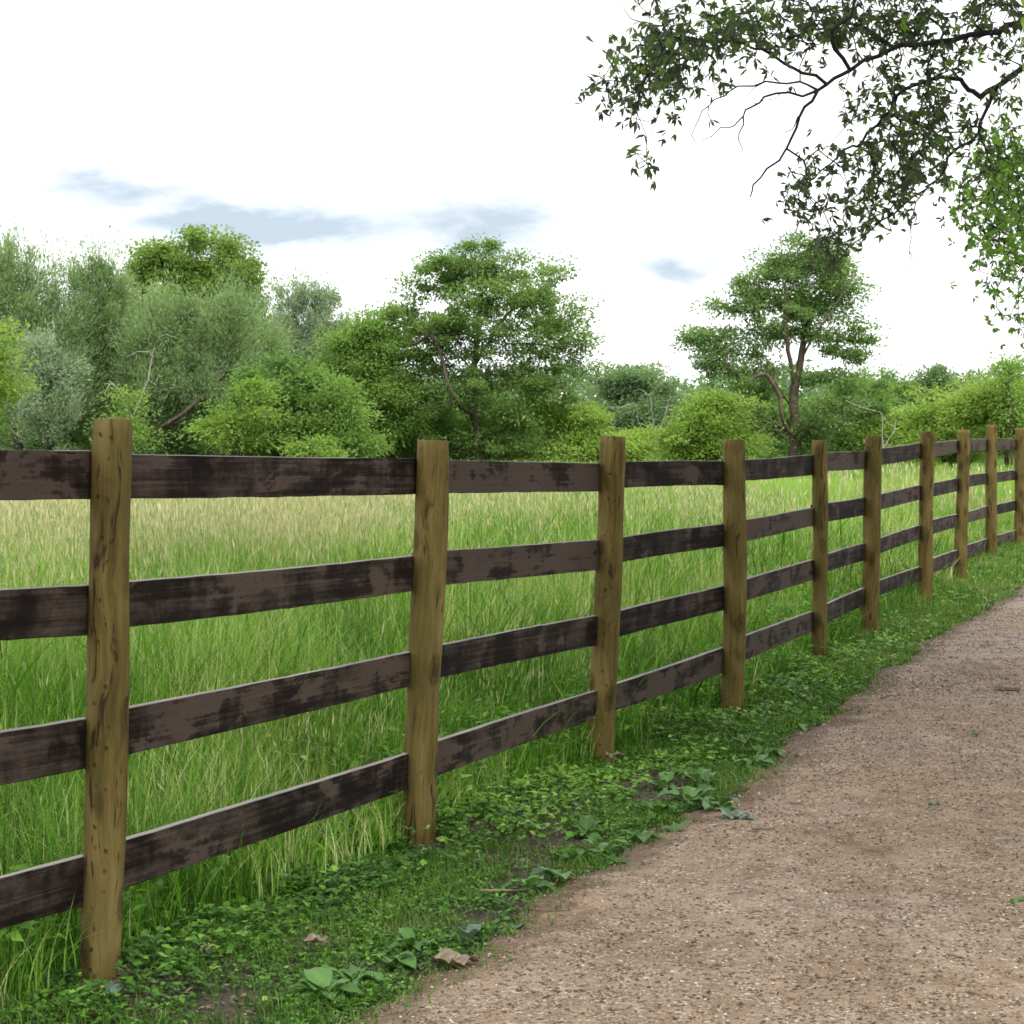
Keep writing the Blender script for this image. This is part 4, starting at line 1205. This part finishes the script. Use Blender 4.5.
drawn('willow_tree', 'wide soft willow in front of the tall broadleaf tree', 'tree', 190, 77, [(158, 312, 12, 10), (188, 306, 12, 8), (226, 304, 14, 10), (248, 318, 12, 12), (172, 330, 26, 18), (218, 326, 30, 18), (150, 350, 26, 26), (200, 352, 44, 24), (242, 352, 20, 28), (172, 382, 48, 28), (225, 388, 42, 30), (165, 418, 48, 28, .8), (215, 422, 45, 26, .6)], 330, 'willow', 37, group=gL, trunk_r=.18, bt=.48,
     skel=fan(0, 77, [[(135, 470), (145, 430), (160, 385), (180, 340), (195, 305)], [(145, 440), (168, 425, -1), (205, 395, -1), (235, 360, -1)], [(150, 420), (140, 370, 1), (145, 320, 1)]]))
auto('willow_tree', 'slender willow between the tall broadleaf tree and the silvery tree', 'tree', 248, 300, 34, 445, 80, 150, 'willow', 39, group=gL, trunk_r=.14, bt=.42)
drawn('silver_tree', 'silvery grey-green tree with fine leaves left of the central tree', 'tree', 308, 90, [(292, 296, 18, 14), (318, 302, 20, 14), (305, 325, 38, 24), (335, 340, 18, 24), (285, 350, 34, 34), (315, 365, 36, 34), (300, 400, 42, 34)], 300, 'silver', 41, trunk_r=.18, bt=.5)
drawn('silver_tree', 'low silvery willow shrub at the far left below the willows', 'tree', 45, 75, [(40, 352, 24, 12), (55, 372, 26, 16), (30, 385, 28, 18), (45, 412, 38, 26)], 100, 'silver', 43, trunk_r=.08, bt=.55, dens=.8)
drawn('dark_tree', 'dense dark green tree standing below the silvery tree', 'tree', 285, 73, [(256, 380, 15, 8), (288, 366, 17, 8), (314, 384, 18, 9), (272, 396, 40, 14), (308, 408, 38, 16), (262, 425, 44, 22), (302, 438, 50, 20)], 210, 'dark', 45, trunk_r=.14, bt=.62)
auto('dark_tree', 'dark green undergrowth tree behind the nearest post', 'tree', 110, 372, 60, 460, 84, 200, 'dark', 47, trunk_r=.12, bt=.6)
auto('dark_tree', 'dark round tree at the left wood edge between two willows', 'tree', 215, 380, 55, 460, 82, 220, 'dark', 49, trunk_r=.1, bt=.55)
drawn('mid_tree', 'fresh green rounded tree between the silvery tree and the central tree', 'tree', 356, 84, [(372, 330, 22, 14), (350, 345, 20, 18), (372, 360, 32, 24), (345, 375, 28, 26), (372, 400, 42, 30), (345, 425, 42, 28), (385, 435, 36, 24)], 320, 'mid', 151, trunk_r=.14, bt=.42)
drawn('mid_tree', 'soft green young tree in front of the dense dark tree', 'tree', 332, 72, [(336, 392, 9, 5), (322, 404, 16, 5), (346, 412, 22, 7), (328, 424, 30, 8), (338, 442, 40, 12)], 90, 'mid', 53, trunk_r=.1, bt=.4)
auto('sapling', 'bright yellow-green sapling at the left picture edge', 'sapling', -8, 325, 26, 450, 68, 90, 'lime', 55, trunk_r=.06, bt=.35, dens=.7)
drawn('sapling', 'fresh green sapling with layered sprays in front of the dark undergrowth left of centre', 'sapling', 236, 70, [(250, 386, 14, 4), (262, 398, 16, 4), (232, 404, 26, 4), (248, 416, 34, 5), (222, 428, 30, 5), (245, 440, 38, 6)], 44, 'lime', 157, trunk_r=.05, bt=.2, dens=.6)
drawn('sapling', 'small fresh green sapling just right of the nearest post top', 'sapling', 128, 72, [(126, 396, 8, 3), (134, 408, 12, 4), (122, 424, 16, 4), (132, 438, 18, 5)], 20, 'mid', 59, trunk_r=.04, bt=.6, dens=.6)
drawn('sapling', 'low lime sapling at the wood edge left of the second post', 'sapling', 312, 68, [(318, 438, 10, 3), (306, 448, 18, 4), (318, 458, 24, 5)], 18, 'lime', 61, trunk_r=.04, bt=.2, dens=.6)
gB = 'bushes along the far field edge'
auto('dark_tree', 'dark green understory tree under the left side of the central tree', 'tree', 410, 400, 56, 462, 88, 200, 'dark', 63, trunk_r=.1, bt=.7)
auto('mid_tree', 'green understory tree under the right side of the central tree', 'tree', 510, 405, 50, 462, 90, 190, 'mid', 65, trunk_r=.1, bt=.25)
auto('lime_bush', 'bright lime bush glimpsed through the gaps left of the central trunk', 'bush', 432, 405, 22, 462, 97, 70, 'lime', 67, trunk_r=.08, group=gB)
auto('lime_bush', 'large rounded bright lime bush right of the central tree', 'bush', 572, 402, 42, 466, 86, 240, 'lime', 69, trunk_r=.1, group=gB, bt=.55)
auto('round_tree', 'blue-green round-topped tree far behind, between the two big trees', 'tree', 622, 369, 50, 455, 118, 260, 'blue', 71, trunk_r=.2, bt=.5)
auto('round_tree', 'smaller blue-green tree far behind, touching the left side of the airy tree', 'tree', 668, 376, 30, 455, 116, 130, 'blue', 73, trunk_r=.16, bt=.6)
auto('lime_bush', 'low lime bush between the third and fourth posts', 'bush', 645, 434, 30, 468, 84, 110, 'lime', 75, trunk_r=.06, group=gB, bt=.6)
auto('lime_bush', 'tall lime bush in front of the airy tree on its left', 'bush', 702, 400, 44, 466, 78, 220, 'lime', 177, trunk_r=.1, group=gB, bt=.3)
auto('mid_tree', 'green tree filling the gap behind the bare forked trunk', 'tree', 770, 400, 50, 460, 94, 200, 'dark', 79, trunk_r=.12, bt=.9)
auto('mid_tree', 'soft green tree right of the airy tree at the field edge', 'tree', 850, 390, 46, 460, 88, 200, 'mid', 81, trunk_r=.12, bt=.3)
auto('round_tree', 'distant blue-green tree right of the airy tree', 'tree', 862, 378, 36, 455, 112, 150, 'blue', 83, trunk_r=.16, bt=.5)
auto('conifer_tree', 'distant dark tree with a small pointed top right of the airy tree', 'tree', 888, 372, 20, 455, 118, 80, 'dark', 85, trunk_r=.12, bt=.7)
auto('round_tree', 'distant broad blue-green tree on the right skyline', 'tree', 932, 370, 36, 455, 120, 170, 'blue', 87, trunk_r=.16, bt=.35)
auto('round_tree', 'distant low blue-green tree at the right end of the skyline', 'tree', 968, 382, 26, 455, 118, 110, 'blue', 89, trunk_r=.14, bt=.35)
auto('lime_bush', 'bright lime bush above the sixth and seventh posts', 'bush', 905, 410, 34, 462, 82, 170, 'lime', 91, trunk_r=.08, group=gB, bt=.4)
auto('lime_bush', 'bright lime bush above the eighth post', 'bush', 948, 398, 34, 460, 80, 170, 'lime', 93, trunk_r=.08, group=gB, bt=.45)
auto('lime_bush', 'tallest bright lime bush at the right picture edge', 'bush', 1003, 378, 40, 460, 76, 240, 'lime', 95, trunk_r=.1, group=gB, bt=.5)
auto('sapling', 'thin young tree rising over the lime bushes at the right edge', 'sapling', 1012, 350, 22, 420, 74, 34, 'mid', 97, trunk_r=.05, dens=.35, bt=.6)
# beyond the frame edges
auto('mid_tree', 'green tree of the field edge beyond the right side of the view', 'tree', 1085, 372, 50, 460, 80, 120, 'mid', 101, trunk_r=.14)
auto('willow_tree', 'pale willow beyond the left side of the view', 'tree', -95, 255, 70, 450, 80, 160, 'willow', 103, trunk_r=.2)


# pale dead stems
def dead(label, px, py0, lines, d, seed, r=.05):
    rg = np.random.default_rng(seed); root = empty('dead_tree', tuple(gpt(px, d))); tag(root, label, 'dead tree')
    sk = fan(0, d, lines); tg = [l[-1] + rg.normal(0, .5, 3) for l in sk for _ in range(3)]
    A, par, tips, D = grow(sk, np.array(tg), .4, rg=rg); limbs('trunk', A, par, radii(A, par, .012, r), M['bark_pale'], root, 5)


dead('pale bare branching dead tree standing among the distant trees right of the lime bush', 655, 450, [[(655, 462), (654, 430), (650, 395)], [(654, 440), (664, 420), (668, 402)], [(654, 445), (640, 425), (636, 405)]], 92, 1, .03)
dead('pale leafless sapling at the field edge near the seventh post', 885, 450, [[(884, 462), (883, 440), (882, 415)], [(883, 448), (892, 435), (898, 420)]], 75, 2, .03)
dead('leaning grey bare trunk in the left wood behind the nearest post', 130, 450, [[(118, 462), (130, 425), (148, 380), (155, 345)], [(130, 425), (122, 395), (110, 380)]], 74, 3, .035)

# far wood mass and undergrowth
rg = np.random.default_rng(5); n = 60000
x = rg.uniform(-55, 60, n); y = rg.uniform(122, 135, n)
top = 1.5 + (2.4 + 2.4 * fbm(x, 0 * x, .14, 3) + 1.0 * vnoise(x, y, .8, 9)) * (1 + .0 * x)
z = .2 + (top - .2) * rg.random(n) ** .6
fw = Batch(); dr = rg.normal(0, 1, (n, 3)); nm = rg.normal(0, .6, (n, 3)); nm[:, 2] += .6
fw.leaf(np.stack([x, y, z], 1), dr, nm, .45 * (.6 + .8 * rg.random(n)), .22, np.clip(.5 + .9 * (fbm(x, z, .25, 17) - .5) + .15 * rg.normal(size=n), 0, 1))
n = 42000; x = rg.uniform(-42, 48, n); y = 98 + rg.normal(0, 1.5, n) ; top = .5 + 2.6 * fbm(x, y, .3, 4); z = .1 + top * rg.random(n) ** .7
dr = rg.normal(0, 1, (n, 3)); nm = rg.normal(0, .6, (n, 3)); nm[:, 2] += .6
fw.leaf(np.stack([x, y, z], 1), dr, nm, .26 * (.6 + .8 * rg.random(n)), .12, np.clip(.35 + .9 * (fbm(x, z, .3, 18) - .5) + .15 * rg.normal(size=n), 0, 1))
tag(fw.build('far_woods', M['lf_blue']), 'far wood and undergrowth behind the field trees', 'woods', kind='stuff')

# ---------------------------------------------------------------- overhanging trees at the right
dn = 9.6
lines_px = [
    [(1180, -40, 1.2), (1100, 0, .6), (1024, 22, .3), (986, 33, .2), (936, 43, .1), (904, 46, 0), (877, 57, 0), (841, 74, -.1), (818, 90, -.1), (800, 118, -.2), (785, 149, -.2), (759, 177, -.3), (750, 199, -.3)],
    [(827, 80, -.1), (795, 68, -.2), (764, 50, -.3), (732, 42, -.4), (696, 38, -.5), (665, 44, -.5), (640, 58, -.6)],
    [(818, 88, -.1), (786, 82, .1), (755, 84, .2), (730, 90, .3), (709, 105, .3), (694, 128, .3), (691, 145, .3)],
    [(813, 93, -.1), (777, 93, -.3), (750, 108, -.4), (740, 120, -.4), (723, 129, -.5), (702, 140, -.5)],
    [(742, 118, -.4), (741, 140, -.4), (748, 168, -.4)],
    [(800, 112, -.2), (790, 128, -.2), (778, 140, -.2)],
    [(893, 50, 0), (870, 30, .2), (845, 22, .3), (812, 30, .4), (790, 42, .4)],
    [(850, 68, 0), (830, 40, -.3), (850, 15, -.4), (870, -25, -.5)],
    [(696, 38, -.5), (660, 32, -.6), (635, 20, -.6), (620, 8, -.6)],
    [(1170, 20, 1.0), (1080, 45, .8), (1024, 66, .6), (997, 86, .5), (974, 93, .5), (959, 80, .4), (931, 79, .4), (904, 91, .3), (884, 117, .3), (862, 140, .3), (845, 150, .2), (820, 170, .2), (806, 185, .2)],
    [(997, 84, .5), (987, 104, .5), (978, 134, .5), (955, 150, .4), (940, 175, .4), (922, 190, .4), (895, 213, .3), (860, 238, .3), (835, 262, .3)],
    [(978, 134, .5), (990, 158, .5), (988, 180, .5)],
    [(930, 80, .4), (922, 110, .6), (914, 150, .6)],
    [(922, 192, .4), (912, 225, .4), (910, 262, .4), (911, 292, .4)],
    [(910, 255, .4), (922, 268, .4), (932, 272, .4)],
    [(786, 88, -.3), (770, 100, -.3), (755, 104, -.3), (742, 102, -.3), (728, 104, -.3)],
    [(764, 84, .2), (748, 93, .2), (735, 100, .2)],
    [(709, 106, .3), (711, 125, .3), (711, 138, .3)],
    [(655, 45, -.5), (660, 90, -.5), (653, 130, -.5), (648, 150, -.5), (640, 165, -.5)],
]
TB = np.array([6.6, 11.6, float(G(0, 11.6)) - .2])
trunk_line = [TB, TB + [-.05, 0, 1.2], TB + [-.1, -.1, 2.4], TB + [-.15, -.1, 3.4], TB + [-.2, -.2, 4.8], TB + [-.1, -.5, 6.2], TB + [.1, -.8, 7.6]]
skA = [trunk_line]
for i, l in enumerate(lines_px):
    pts = [P(a, b_, dn + o) for (a, b_, o) in l]
    if i == 0: pts = [TB + [-.12, -.1, 2.9], TB + [-1.4, -.3, 2.9]] + pts[0:]
    if i == 9: pts = [TB + [-.1, -.1, 2.2], TB + [-1.2, -.2, 2.1]] + pts[0:]
    skA.append(pts)
rg = np.random.default_rng(77)
leaf_ells = [  # px, py, rx, ry, weight, depth offset
    (700, 25, 60, 26, 1.3, -.5), (660, 55, 48, 28, 1.6, -.5), (625, 85, 34, 24, 1.4, -.5), (675, 80, 28, 16, 1.1, -.5), (606, 72, 12, 10, 1, -.5), (632, 115, 12, 12, .8, -.5), (640, 160, 13, 12, 1.1, -.5), (615, 40, 8, 6, .8, -.5), (648, 5, 22, 8, .8, -.5),
    (760, 20, 60, 22, 1.4, .3), (745, 48, 40, 10, .7, -.3), (820, 12, 50, 26, 1.3, .4), (815, 38, 30, 14, .9, .4), (880, 20, 50, 26, 1.2, .3), (940, 18, 55, 30, 1.3, .3), (1000, 15, 35, 26, 1.4, .4),
    (905, 68, 50, 12, .7, .3), (960, 55, 50, 14, 1.0, .5), (1000, 50, 30, 12, .8, .5), (893, 68, 18, 8, .6, 0),
    (872, 100, 26, 20, 1.0, .3), (855, 112, 16, 14, .7, .3), (925, 105, 30, 24, 1.2, .6), (955, 115, 22, 20, 1.0, .6), (900, 128, 24, 18, 1.2, .3), (930, 140, 30, 18, 1.2, .5), (900, 165, 26, 20, 1.1, .4), (880, 150, 20, 14, .8, .3),
    (925, 170, 24, 20, .8, .4), (870, 180, 16, 14, .9, .3), (880, 195, 30, 20, 1.5, .3), (865, 212, 22, 14, 1.3, .3), (900, 205, 18, 14, .9, .4),
    (840, 155, 26, 12, 1.0, .2), (820, 172, 22, 12, .8, .2), (795, 183, 14, 12, 1.0, .2), (805, 208, 18, 12, 1.2, .2), (792, 198, 12, 10, 1.0, .2),
    (832, 240, 20, 16, 1.5, .3), (835, 258, 14, 12, 1.2, .3), (848, 240, 16, 8, .8, .3),
    (718, 95, 7, 6, .5, .3), (713, 78, 5, 8, .5, .3), (925, 208, 14, 10, .6, .4), (955, 190, 20, 16, .8, .5), (980, 160, 24, 20, .9, .5), (985, 110, 22, 14, .7, .6), (1005, 100, 20, 20, .9, .7)]
tg = []
w = np.array([e[2] * e[3] * e[4] for e in leaf_ells]); w /= w.sum()
for _ in range(640):
    e = leaf_ells[rg.choice(len(leaf_ells), p=w)]; v = rg.normal(size=2); v = v / np.linalg.norm(v) * rg.random() ** .5
    tg.append(P(e[0] + v[0] * e[2], e[1] + v[1] * e[3], dn + e[5] + rg.normal(0, .35)))
tg = np.array(tg)
treeA = empty('overhanging_tree', tuple(TB)); tag(treeA, 'tree whose dark leafy boughs hang into the top right of the sky', 'tree')
A, par, tips, D = grow(skA, tg, .16, rg=rg, jit=.14, pl_w=.2)
# no leaves on the bare hanging twigs; radii from limb structure
acc = np.zeros(len(A))
for i in range(len(A) - 1, 0, -1):
    if acc[i] == 0: acc[i] = 1.0
    acc[par[i]] += acc[i]
r = .0021 * np.maximum(acc, 1) ** (1 / 2.75)
lid = grow.line_id
LR = {1: (.032, .0045), 2: (.010, .003), 3: (.007, .0022), 4: (.0075, .0022), 5: (.0045, .0015), 6: (.004, .0015), 7: (.013, .004), 8: (.012, .006), 9: (.006, .002), 10: (.034, .004), 11: (.012, .0035), 12: (.005, .002), 13: (.006, .003), 14: (.004, .0014), 15: (.002, .001), 16: (.0025, .0012), 17: (.003, .001), 18: (.003, .001), 19: (.003, .001)}
for li, (ra_, rb_) in LR.items():
    ix = np.where(lid == li)[0]
    if len(ix): r[ix] = np.linspace(ra_, rb_, len(ix)) * (.85 if li not in (1, 10) else .8)
ontrunk = np.hypot(A[:, 0] - TB[0], A[:, 1] - TB[1]) < .9
r = np.where(ontrunk & (np.abs(A[:, 0] - TB[0]) < .45), np.maximum(r, .17 - .012 * (A[:, 2])), r)
limbs('branches', A, par, r, M['bark_dark'], treeA, 7)


def sprig_leaves(name, tipP, tipD, nsp, mat, parent, rg, L=.062, W=.021, back=.2, bt=.35, spread=.9):
    """whorls of five to seven pointed leaves fanned around nodes near each twig end"""
    m = len(tipP) * nsp; q = 6
    s = np.tile(np.linspace(0, 1, nsp), len(tipP))[:, None]
    d0 = unit(np.repeat(tipD, nsp, 0) + rg.normal(0, .25, (m, 3)))
    c = np.repeat(tipP, nsp, 0) - d0 * s * back + rg.normal(0, .022, (m, 3)) * (s > 0)
    ax = unit(d0 * .5 + rg.normal(0, .35, (m, 3)) + np.array([0, 0, -.35]))
    e1 = unit(np.cross(ax, rg.normal(0, 1, (m, 3)))); e2 = np.cross(ax, e1)
    tn = bt + np.repeat(rg.normal(0, .2, len(tipP)), nsp) + rg.normal(0, .08, m)
    C_, Dn, Nm, Tn = [], [], [], []
    for k in range(q):
        a = 6.283 * k / q + rg.normal(0, .25, m); sp_ = rg.uniform(.55, 1.25, m)
        rad = e1 * np.cos(a)[:, None] + e2 * np.sin(a)[:, None]
        dr = ax + rad * sp_[:, None]; dr[:, 2] -= .15
        C_.append(c); Dn.append(dr); Nm.append(ax * -1 + rad * .6); Tn.append(tn + rg.normal(0, .1, m))
    c = np.concatenate(C_); n = len(c); keep = rg.random(n) > .22
    return leaves(name, c[keep], np.concatenate(Dn)[keep], np.concatenate(Nm)[keep], (L * (.6 + .6 * rg.random(n)))[keep], (W * (.7 + .6 * rg.random(n)))[keep], np.clip(np.concatenate(Tn), 0, 1)[keep], mat, parent, origin=parent.location, fold=.2)


sprig_leaves('foliage', A[tips], D[tips], 3, M['lf_near'], treeA, rg, .056, .0165, bt=.45)


def behind_frame(q, lim=-12, rl=1040):
    """true where a point would not cover the picture's sky"""
    y = q[1]
    if y < .4: return True
    zc = (q[2] - EYE) * cp + 0; f = y * cp - (q[2] - EYE) * sp; v = y * sp + (q[2] - EYE) * cp
    py = 512 - v / f * F; px = 512 + q[0] / f * F
    return py < lim - 25 or px > rl + 20 or px < -60


# unseen crown added to that tree over the camera and path, to shade both
tc_ = []
while len(tc_) < 620:
    v = rg.normal(size=3); v = v / np.linalg.norm(v) * rg.random() ** .4
    q = np.array([4.2, 8.2, 6.9]) + v * np.array([6.6, 8.5, 2.9])
    if behind_frame(q, -40): tc_.append(q)
tc_ = np.array(tc_)
skC = [trunk_line, [TB + [-.2, -.2, 4.8], TB + [-2.5, -2.5, 5.6], TB + [-4.6, -6, 6.0]], [TB + [-.15, -.1, 4.2], TB + [1.5, -3, 5.2], TB + [1, -8, 6.0]], [TB + [-.2, -.2, 5], TB + [-2, 1.5, 6.2], TB + [-4.5, 2, 7]]]
A2, par2, tips2, D2 = grow(skC, tc_, .45, rg=rg)
limbs('added_shade_limbs', A2, par2, radii(A2, par2, .006, .17), M['bark_dark'], treeA, 7)
foliage('added_shade_crown', A2[tips2], D2[tips2], 75, .62, .5, .15, .07, M['lf_near'], treeA, rg, .8, .1, .3, .6)

# brighter tree further along the path edge
db = 15.5
TB2 = np.array([8.6, 19.0, -.1])
skB = [[TB2, TB2 + [-.1, 0, 1.6], TB2 + [-.3, -.2, 3.4], TB2 + [-.2, -.3, 5.2]],
       [TB2 + [-.25, -.15, 2.8], TB2 + [-1.6, -1.4, 3.0], P(1060, 180, db + .5), P(1020, 160, db), P(985, 175, db), P(965, 200, db)],
       [TB2 + [-.2, -.1, 2.4], TB2 + [-1.4, -1.0, 2.5], P(1070, 280, db + .6), P(1030, 265, db), P(1000, 270, db), P(985, 290, db)],
       [TB2 + [-.3, -.2, 3.4], P(1080, 100, db + .8), P(1040, 120, db), P(1010, 130, db)]]
eB = [(1000, 150, 26, 26, 1.1), (1020, 180, 26, 30, 1.4), (985, 185, 28, 22, 1.0), (1010, 215, 26, 20, 1.3), (975, 215, 22, 14, .9), (990, 240, 26, 14, .9), (972, 262, 14, 10, .6), (1015, 260, 14, 22, .9), (1005, 290, 20, 12, .8), (1000, 312, 14, 10, .7), (1018, 325, 12, 14, .9), (955, 205, 10, 10, .7)]
w = np.array([e[2] * e[3] * e[4] for e in eB]); w /= w.sum(); tg = []
for _ in range(300):
    e = eB[rg.choice(len(eB), p=w)]; v = rg.normal(size=2); v = v / np.linalg.norm(v) * rg.random() ** .5
    tg.append(P(e[0] + v[0] * e[2], e[1] + v[1] * e[3], db + rg.normal(0, .6)))
while len(tg) < 460:
    v = rg.normal(size=3); v = v / np.linalg.norm(v) * rg.random() ** .4
    q = np.array([8.3, 19, 5.0]) + v * np.array([3.4, 3.6, 2.6])
    if behind_frame(q, -40): tg.append(q)
treeB = empty('pathside_tree', tuple(TB2)); tag(treeB, 'brighter green tree at the right edge, its leaves hanging below the dark boughs', 'tree')
A3, par3, tips3, D3 = grow(skB, np.array(tg), .3, rg=rg, pl_w=.25)
acc = np.zeros(len(A3))
for i in range(len(A3) - 1, 0, -1):
    if acc[i] == 0: acc[i] = 1.0
    acc[par3[i]] += acc[i]
r3 = .0026 * np.maximum(acc, 1) ** (1 / 2.9)
r3 = np.where(np.hypot(A3[:, 0] - TB2[0] + .2, A3[:, 1] - TB2[1] + .1) < .45, np.maximum(r3, .15 - .012 * A3[:, 2]), r3)
limbs('branches', A3, par3, r3, M['bark_dark'], treeB, 6)
sprig_leaves('foliage', A3[tips3], D3[tips3], 3, M['lf_bright'], treeB, rg, .066, .024, .3, .45, 1.0)

# a near twig with a few large bright leaves at the right edge
root = empty('leafy_branch', tuple(P(1090, 60, 5.2))); tag(root, 'near twig with a few large bright green leaves at the top right corner', 'branch')
V, Q, T = [], [], []
org = np.array(root.location)
for (px, py, az, L, el) in ((1012, 6, 3.3, .06, -.1), (1014, 26, 2.9, .055, -.5), (1013, 46, 3.4, .06, -.6), (1016, 72, 2.8, .06, -.4), (1018, 88, 3.2, .06, -.7), (1020, 30, 3.9, .05, -.3)):
    blade_leaf(V, Q, T, P(px + 13, py - 6, 5.2) - org, -1.57 + (az - 3.1) * .8, .022, .034, -1.1, random.uniform(.5, .9), .05, .12)
mesh_obj('foliage', np.array(V), np.array(Q), M['lf_bright'], root, tint=T, smooth=True, k=4)
tw = [P(1090, 60, 5.2), P(1050, 30, 5.2), P(1026, 0, 5.2)]; tw2 = [P(1050, 30, 5.2), P(1034, 50, 5.2), P(1030, 85, 5.2)]
tw3 = [P(1090, 60, 5.2), np.array([2.6, 6.5, 3.0]), np.array([4.3, 8.6, 3.3]), np.array([6.4, 11.5, 3.2])]
rg9 = np.random.default_rng(3)
A4, par4, _, _ = grow([tw, tw2, tw3], np.array([P(1028, 20, 5.2), P(1032, 80, 5.2)]), .06, rg=rg9)
limbs('twig', A4, par4, np.full(len(A4), .004), M['bark_dark'], root, 5)

# ---------------------------------------------------------------- light and sky
SUN_EL, SUN_AZ = math.radians(58), math.radians(150)     # azimuth clockwise from +Y: behind the camera to the right
w_ = bpy.data.worlds.new('World'); sc.world = w_; w_.use_nodes = True
nt = w_.node_tree; nt.nodes.clear(); lk = nt.links
sky = N_(nt, 'ShaderNodeTexSky', sky_type='NISHITA'); sky.sun_disc = False
sky.sun_elevation = SUN_EL; sky.sun_rotation = SUN_AZ; sky.air_density = 1.0; sky.dust_density = 1.5
tc = N_(nt, 'ShaderNodeTexCoord'); sx = N_(nt, 'ShaderNodeSeparateXYZ'); lk.new(tc.outputs['Generated'], sx.inputs[0])
yc = math_(nt, 'MAXIMUM', sx.outputs[1], .02)
u = math_(nt, 'DIVIDE', sx.outputs[0], yc); v = math_(nt, 'DIVIDE', sx.outputs[2], yc)
cbv = N_(nt, 'ShaderNodeCombineXYZ'); lk.new(u, cbv.inputs[0]); lk.new(v, cbv.inputs[1])
nzA = N_(nt, 'ShaderNodeTexNoise'); nzA.inputs['Scale'].default_value = 26; nzA.inputs['Detail'].default_value = 7; nzA.inputs['Roughness'].default_value = .62
lk.new(mapping_(nt, cbv.outputs[0], (.55, 1.4, 1)), nzA.inputs['Vector'])
sn = N_(nt, 'ShaderNodeSeparateColor'); lk.new(nzA.outputs['Color'], sn.inputs[0])
uw = math_(nt, 'ADD', u, math_(nt, 'MULTIPLY', math_(nt, 'SUBTRACT', sn.outputs[0], .5), .06))
vw = math_(nt, 'ADD', v, math_(nt, 'MULTIPLY', math_(nt, 'SUBTRACT', sn.outputs[1], .5), .028))
tot = None
for (px, py, rx, ry, amp) in ((310, 226, 270, 24, .75), (600, 254, 130, 12, .5), (115, 190, 90, 17, .85), (190, 205, 110, 14, .7), (260, 224, 150, 24, 1.0), (350, 236, 70, 14, .7), (483, 226, 78, 32, .9), (440, 244, 40, 10, .5), (585, 250, 75, 9, .4), (680, 266, 55, 13, .85), (620, 256, 50, 9, .5)):
    q = P(px, py, 1.0); cu, cv = q[0], q[2] - EYE
    a = math_(nt, 'DIVIDE', math_(nt, 'SUBTRACT', uw, float(cu)), rx / F)
    b_ = math_(nt, 'DIVIDE', math_(nt, 'SUBTRACT', vw, float(cv)), ry / F)
    rr = math_(nt, 'ADD', math_(nt, 'MULTIPLY', a, a), math_(nt, 'MULTIPLY', b_, b_))
    g = math_(nt, 'MULTIPLY', math_(nt, 'SUBTRACT', 1.0, math_(nt, 'MULTIPLY', rr, .42), clamp=True), amp * 1.25)
    tot = g if tot is None else math_(nt, 'MAXIMUM', tot, g)
tot = math_(nt, 'MULTIPLY', tot, math_(nt, 'GREATER_THAN', sx.outputs[1], .1))
detail = noise_(nt, mapping_(nt, cbv.outputs[0], (.6, 1.6, 1)), 45, 6, .6)
tot = math_(nt, 'MULTIPLY', tot, math_(nt, 'ADD', .55, math_(nt, 'MULTIPLY', detail, .75)), clamp=True)
general = noise_(nt, mapping_(nt, tc.outputs['Generated'], (2, 2, 5)), 1.2, 5, .55)
cloud = mix_(nt, general, (12.2, 12.3, 12.6), (13.6, 13.6, 13.7))
grey = (4.3, 5.0, 5.8)
thin = mix_(nt, .18, grey, sky.outputs[0])
col = mix_(nt, tot, cloud, thin)
bg = N_(nt, 'ShaderNodeBackground'); lk.new(col, bg.inputs['Color']); bg.inputs['Strength'].default_value = .095
out = N_(nt, 'ShaderNodeOutputWorld'); lk.new(bg.outputs[0], out.inputs['Surface'])

sd = bpy.data.lights.new('sun', 'SUN'); sd.energy = 2.2; sd.angle = math.radians(11); sd.color = (1, .96, .9)
so = bpy.data.objects.new('sun', sd); C.objects.link(so)
dirs = Vector((math.sin(SUN_AZ) * math.cos(SUN_EL), math.cos(SUN_AZ) * math.cos(SUN_EL), math.sin(SUN_EL)))
so.rotation_euler = dirs.to_track_quat('Z', 'Y').to_euler(); so.location = dirs * 60

# ---------------------------------------------------------------- camera and output
cam = bpy.data.cameras.new('camera'); cam.sensor_width = 36; cam.lens = 36 * F / 1024; cam.clip_end = 3000; cam.clip_start = .05
co = bpy.data.objects.new('camera', cam); C.objects.link(co)
co.location = (0, 0, EYE); co.rotation_euler = (math.pi / 2 - PITCH, 0, 0); sc.camera = co
vs = sc.view_settings; vs.view_transform = 'Standard'; vs.look = 'None'; vs.exposure = 0.68; vs.gamma = 1
sc.cycles.use_denoising = True; sc.cycles.use_adaptive_sampling = True; sc.cycles.adaptive_threshold = .015
sc.cycles.max_bounces = 5; sc.cycles.transmission_bounces = 3; sc.cycles.diffuse_bounces = 3
sc.cycles.pixel_filter_type = 'BLACKMAN_HARRIS'; sc.cycles.filter_width = 1.7
sc.render.film_transparent = False
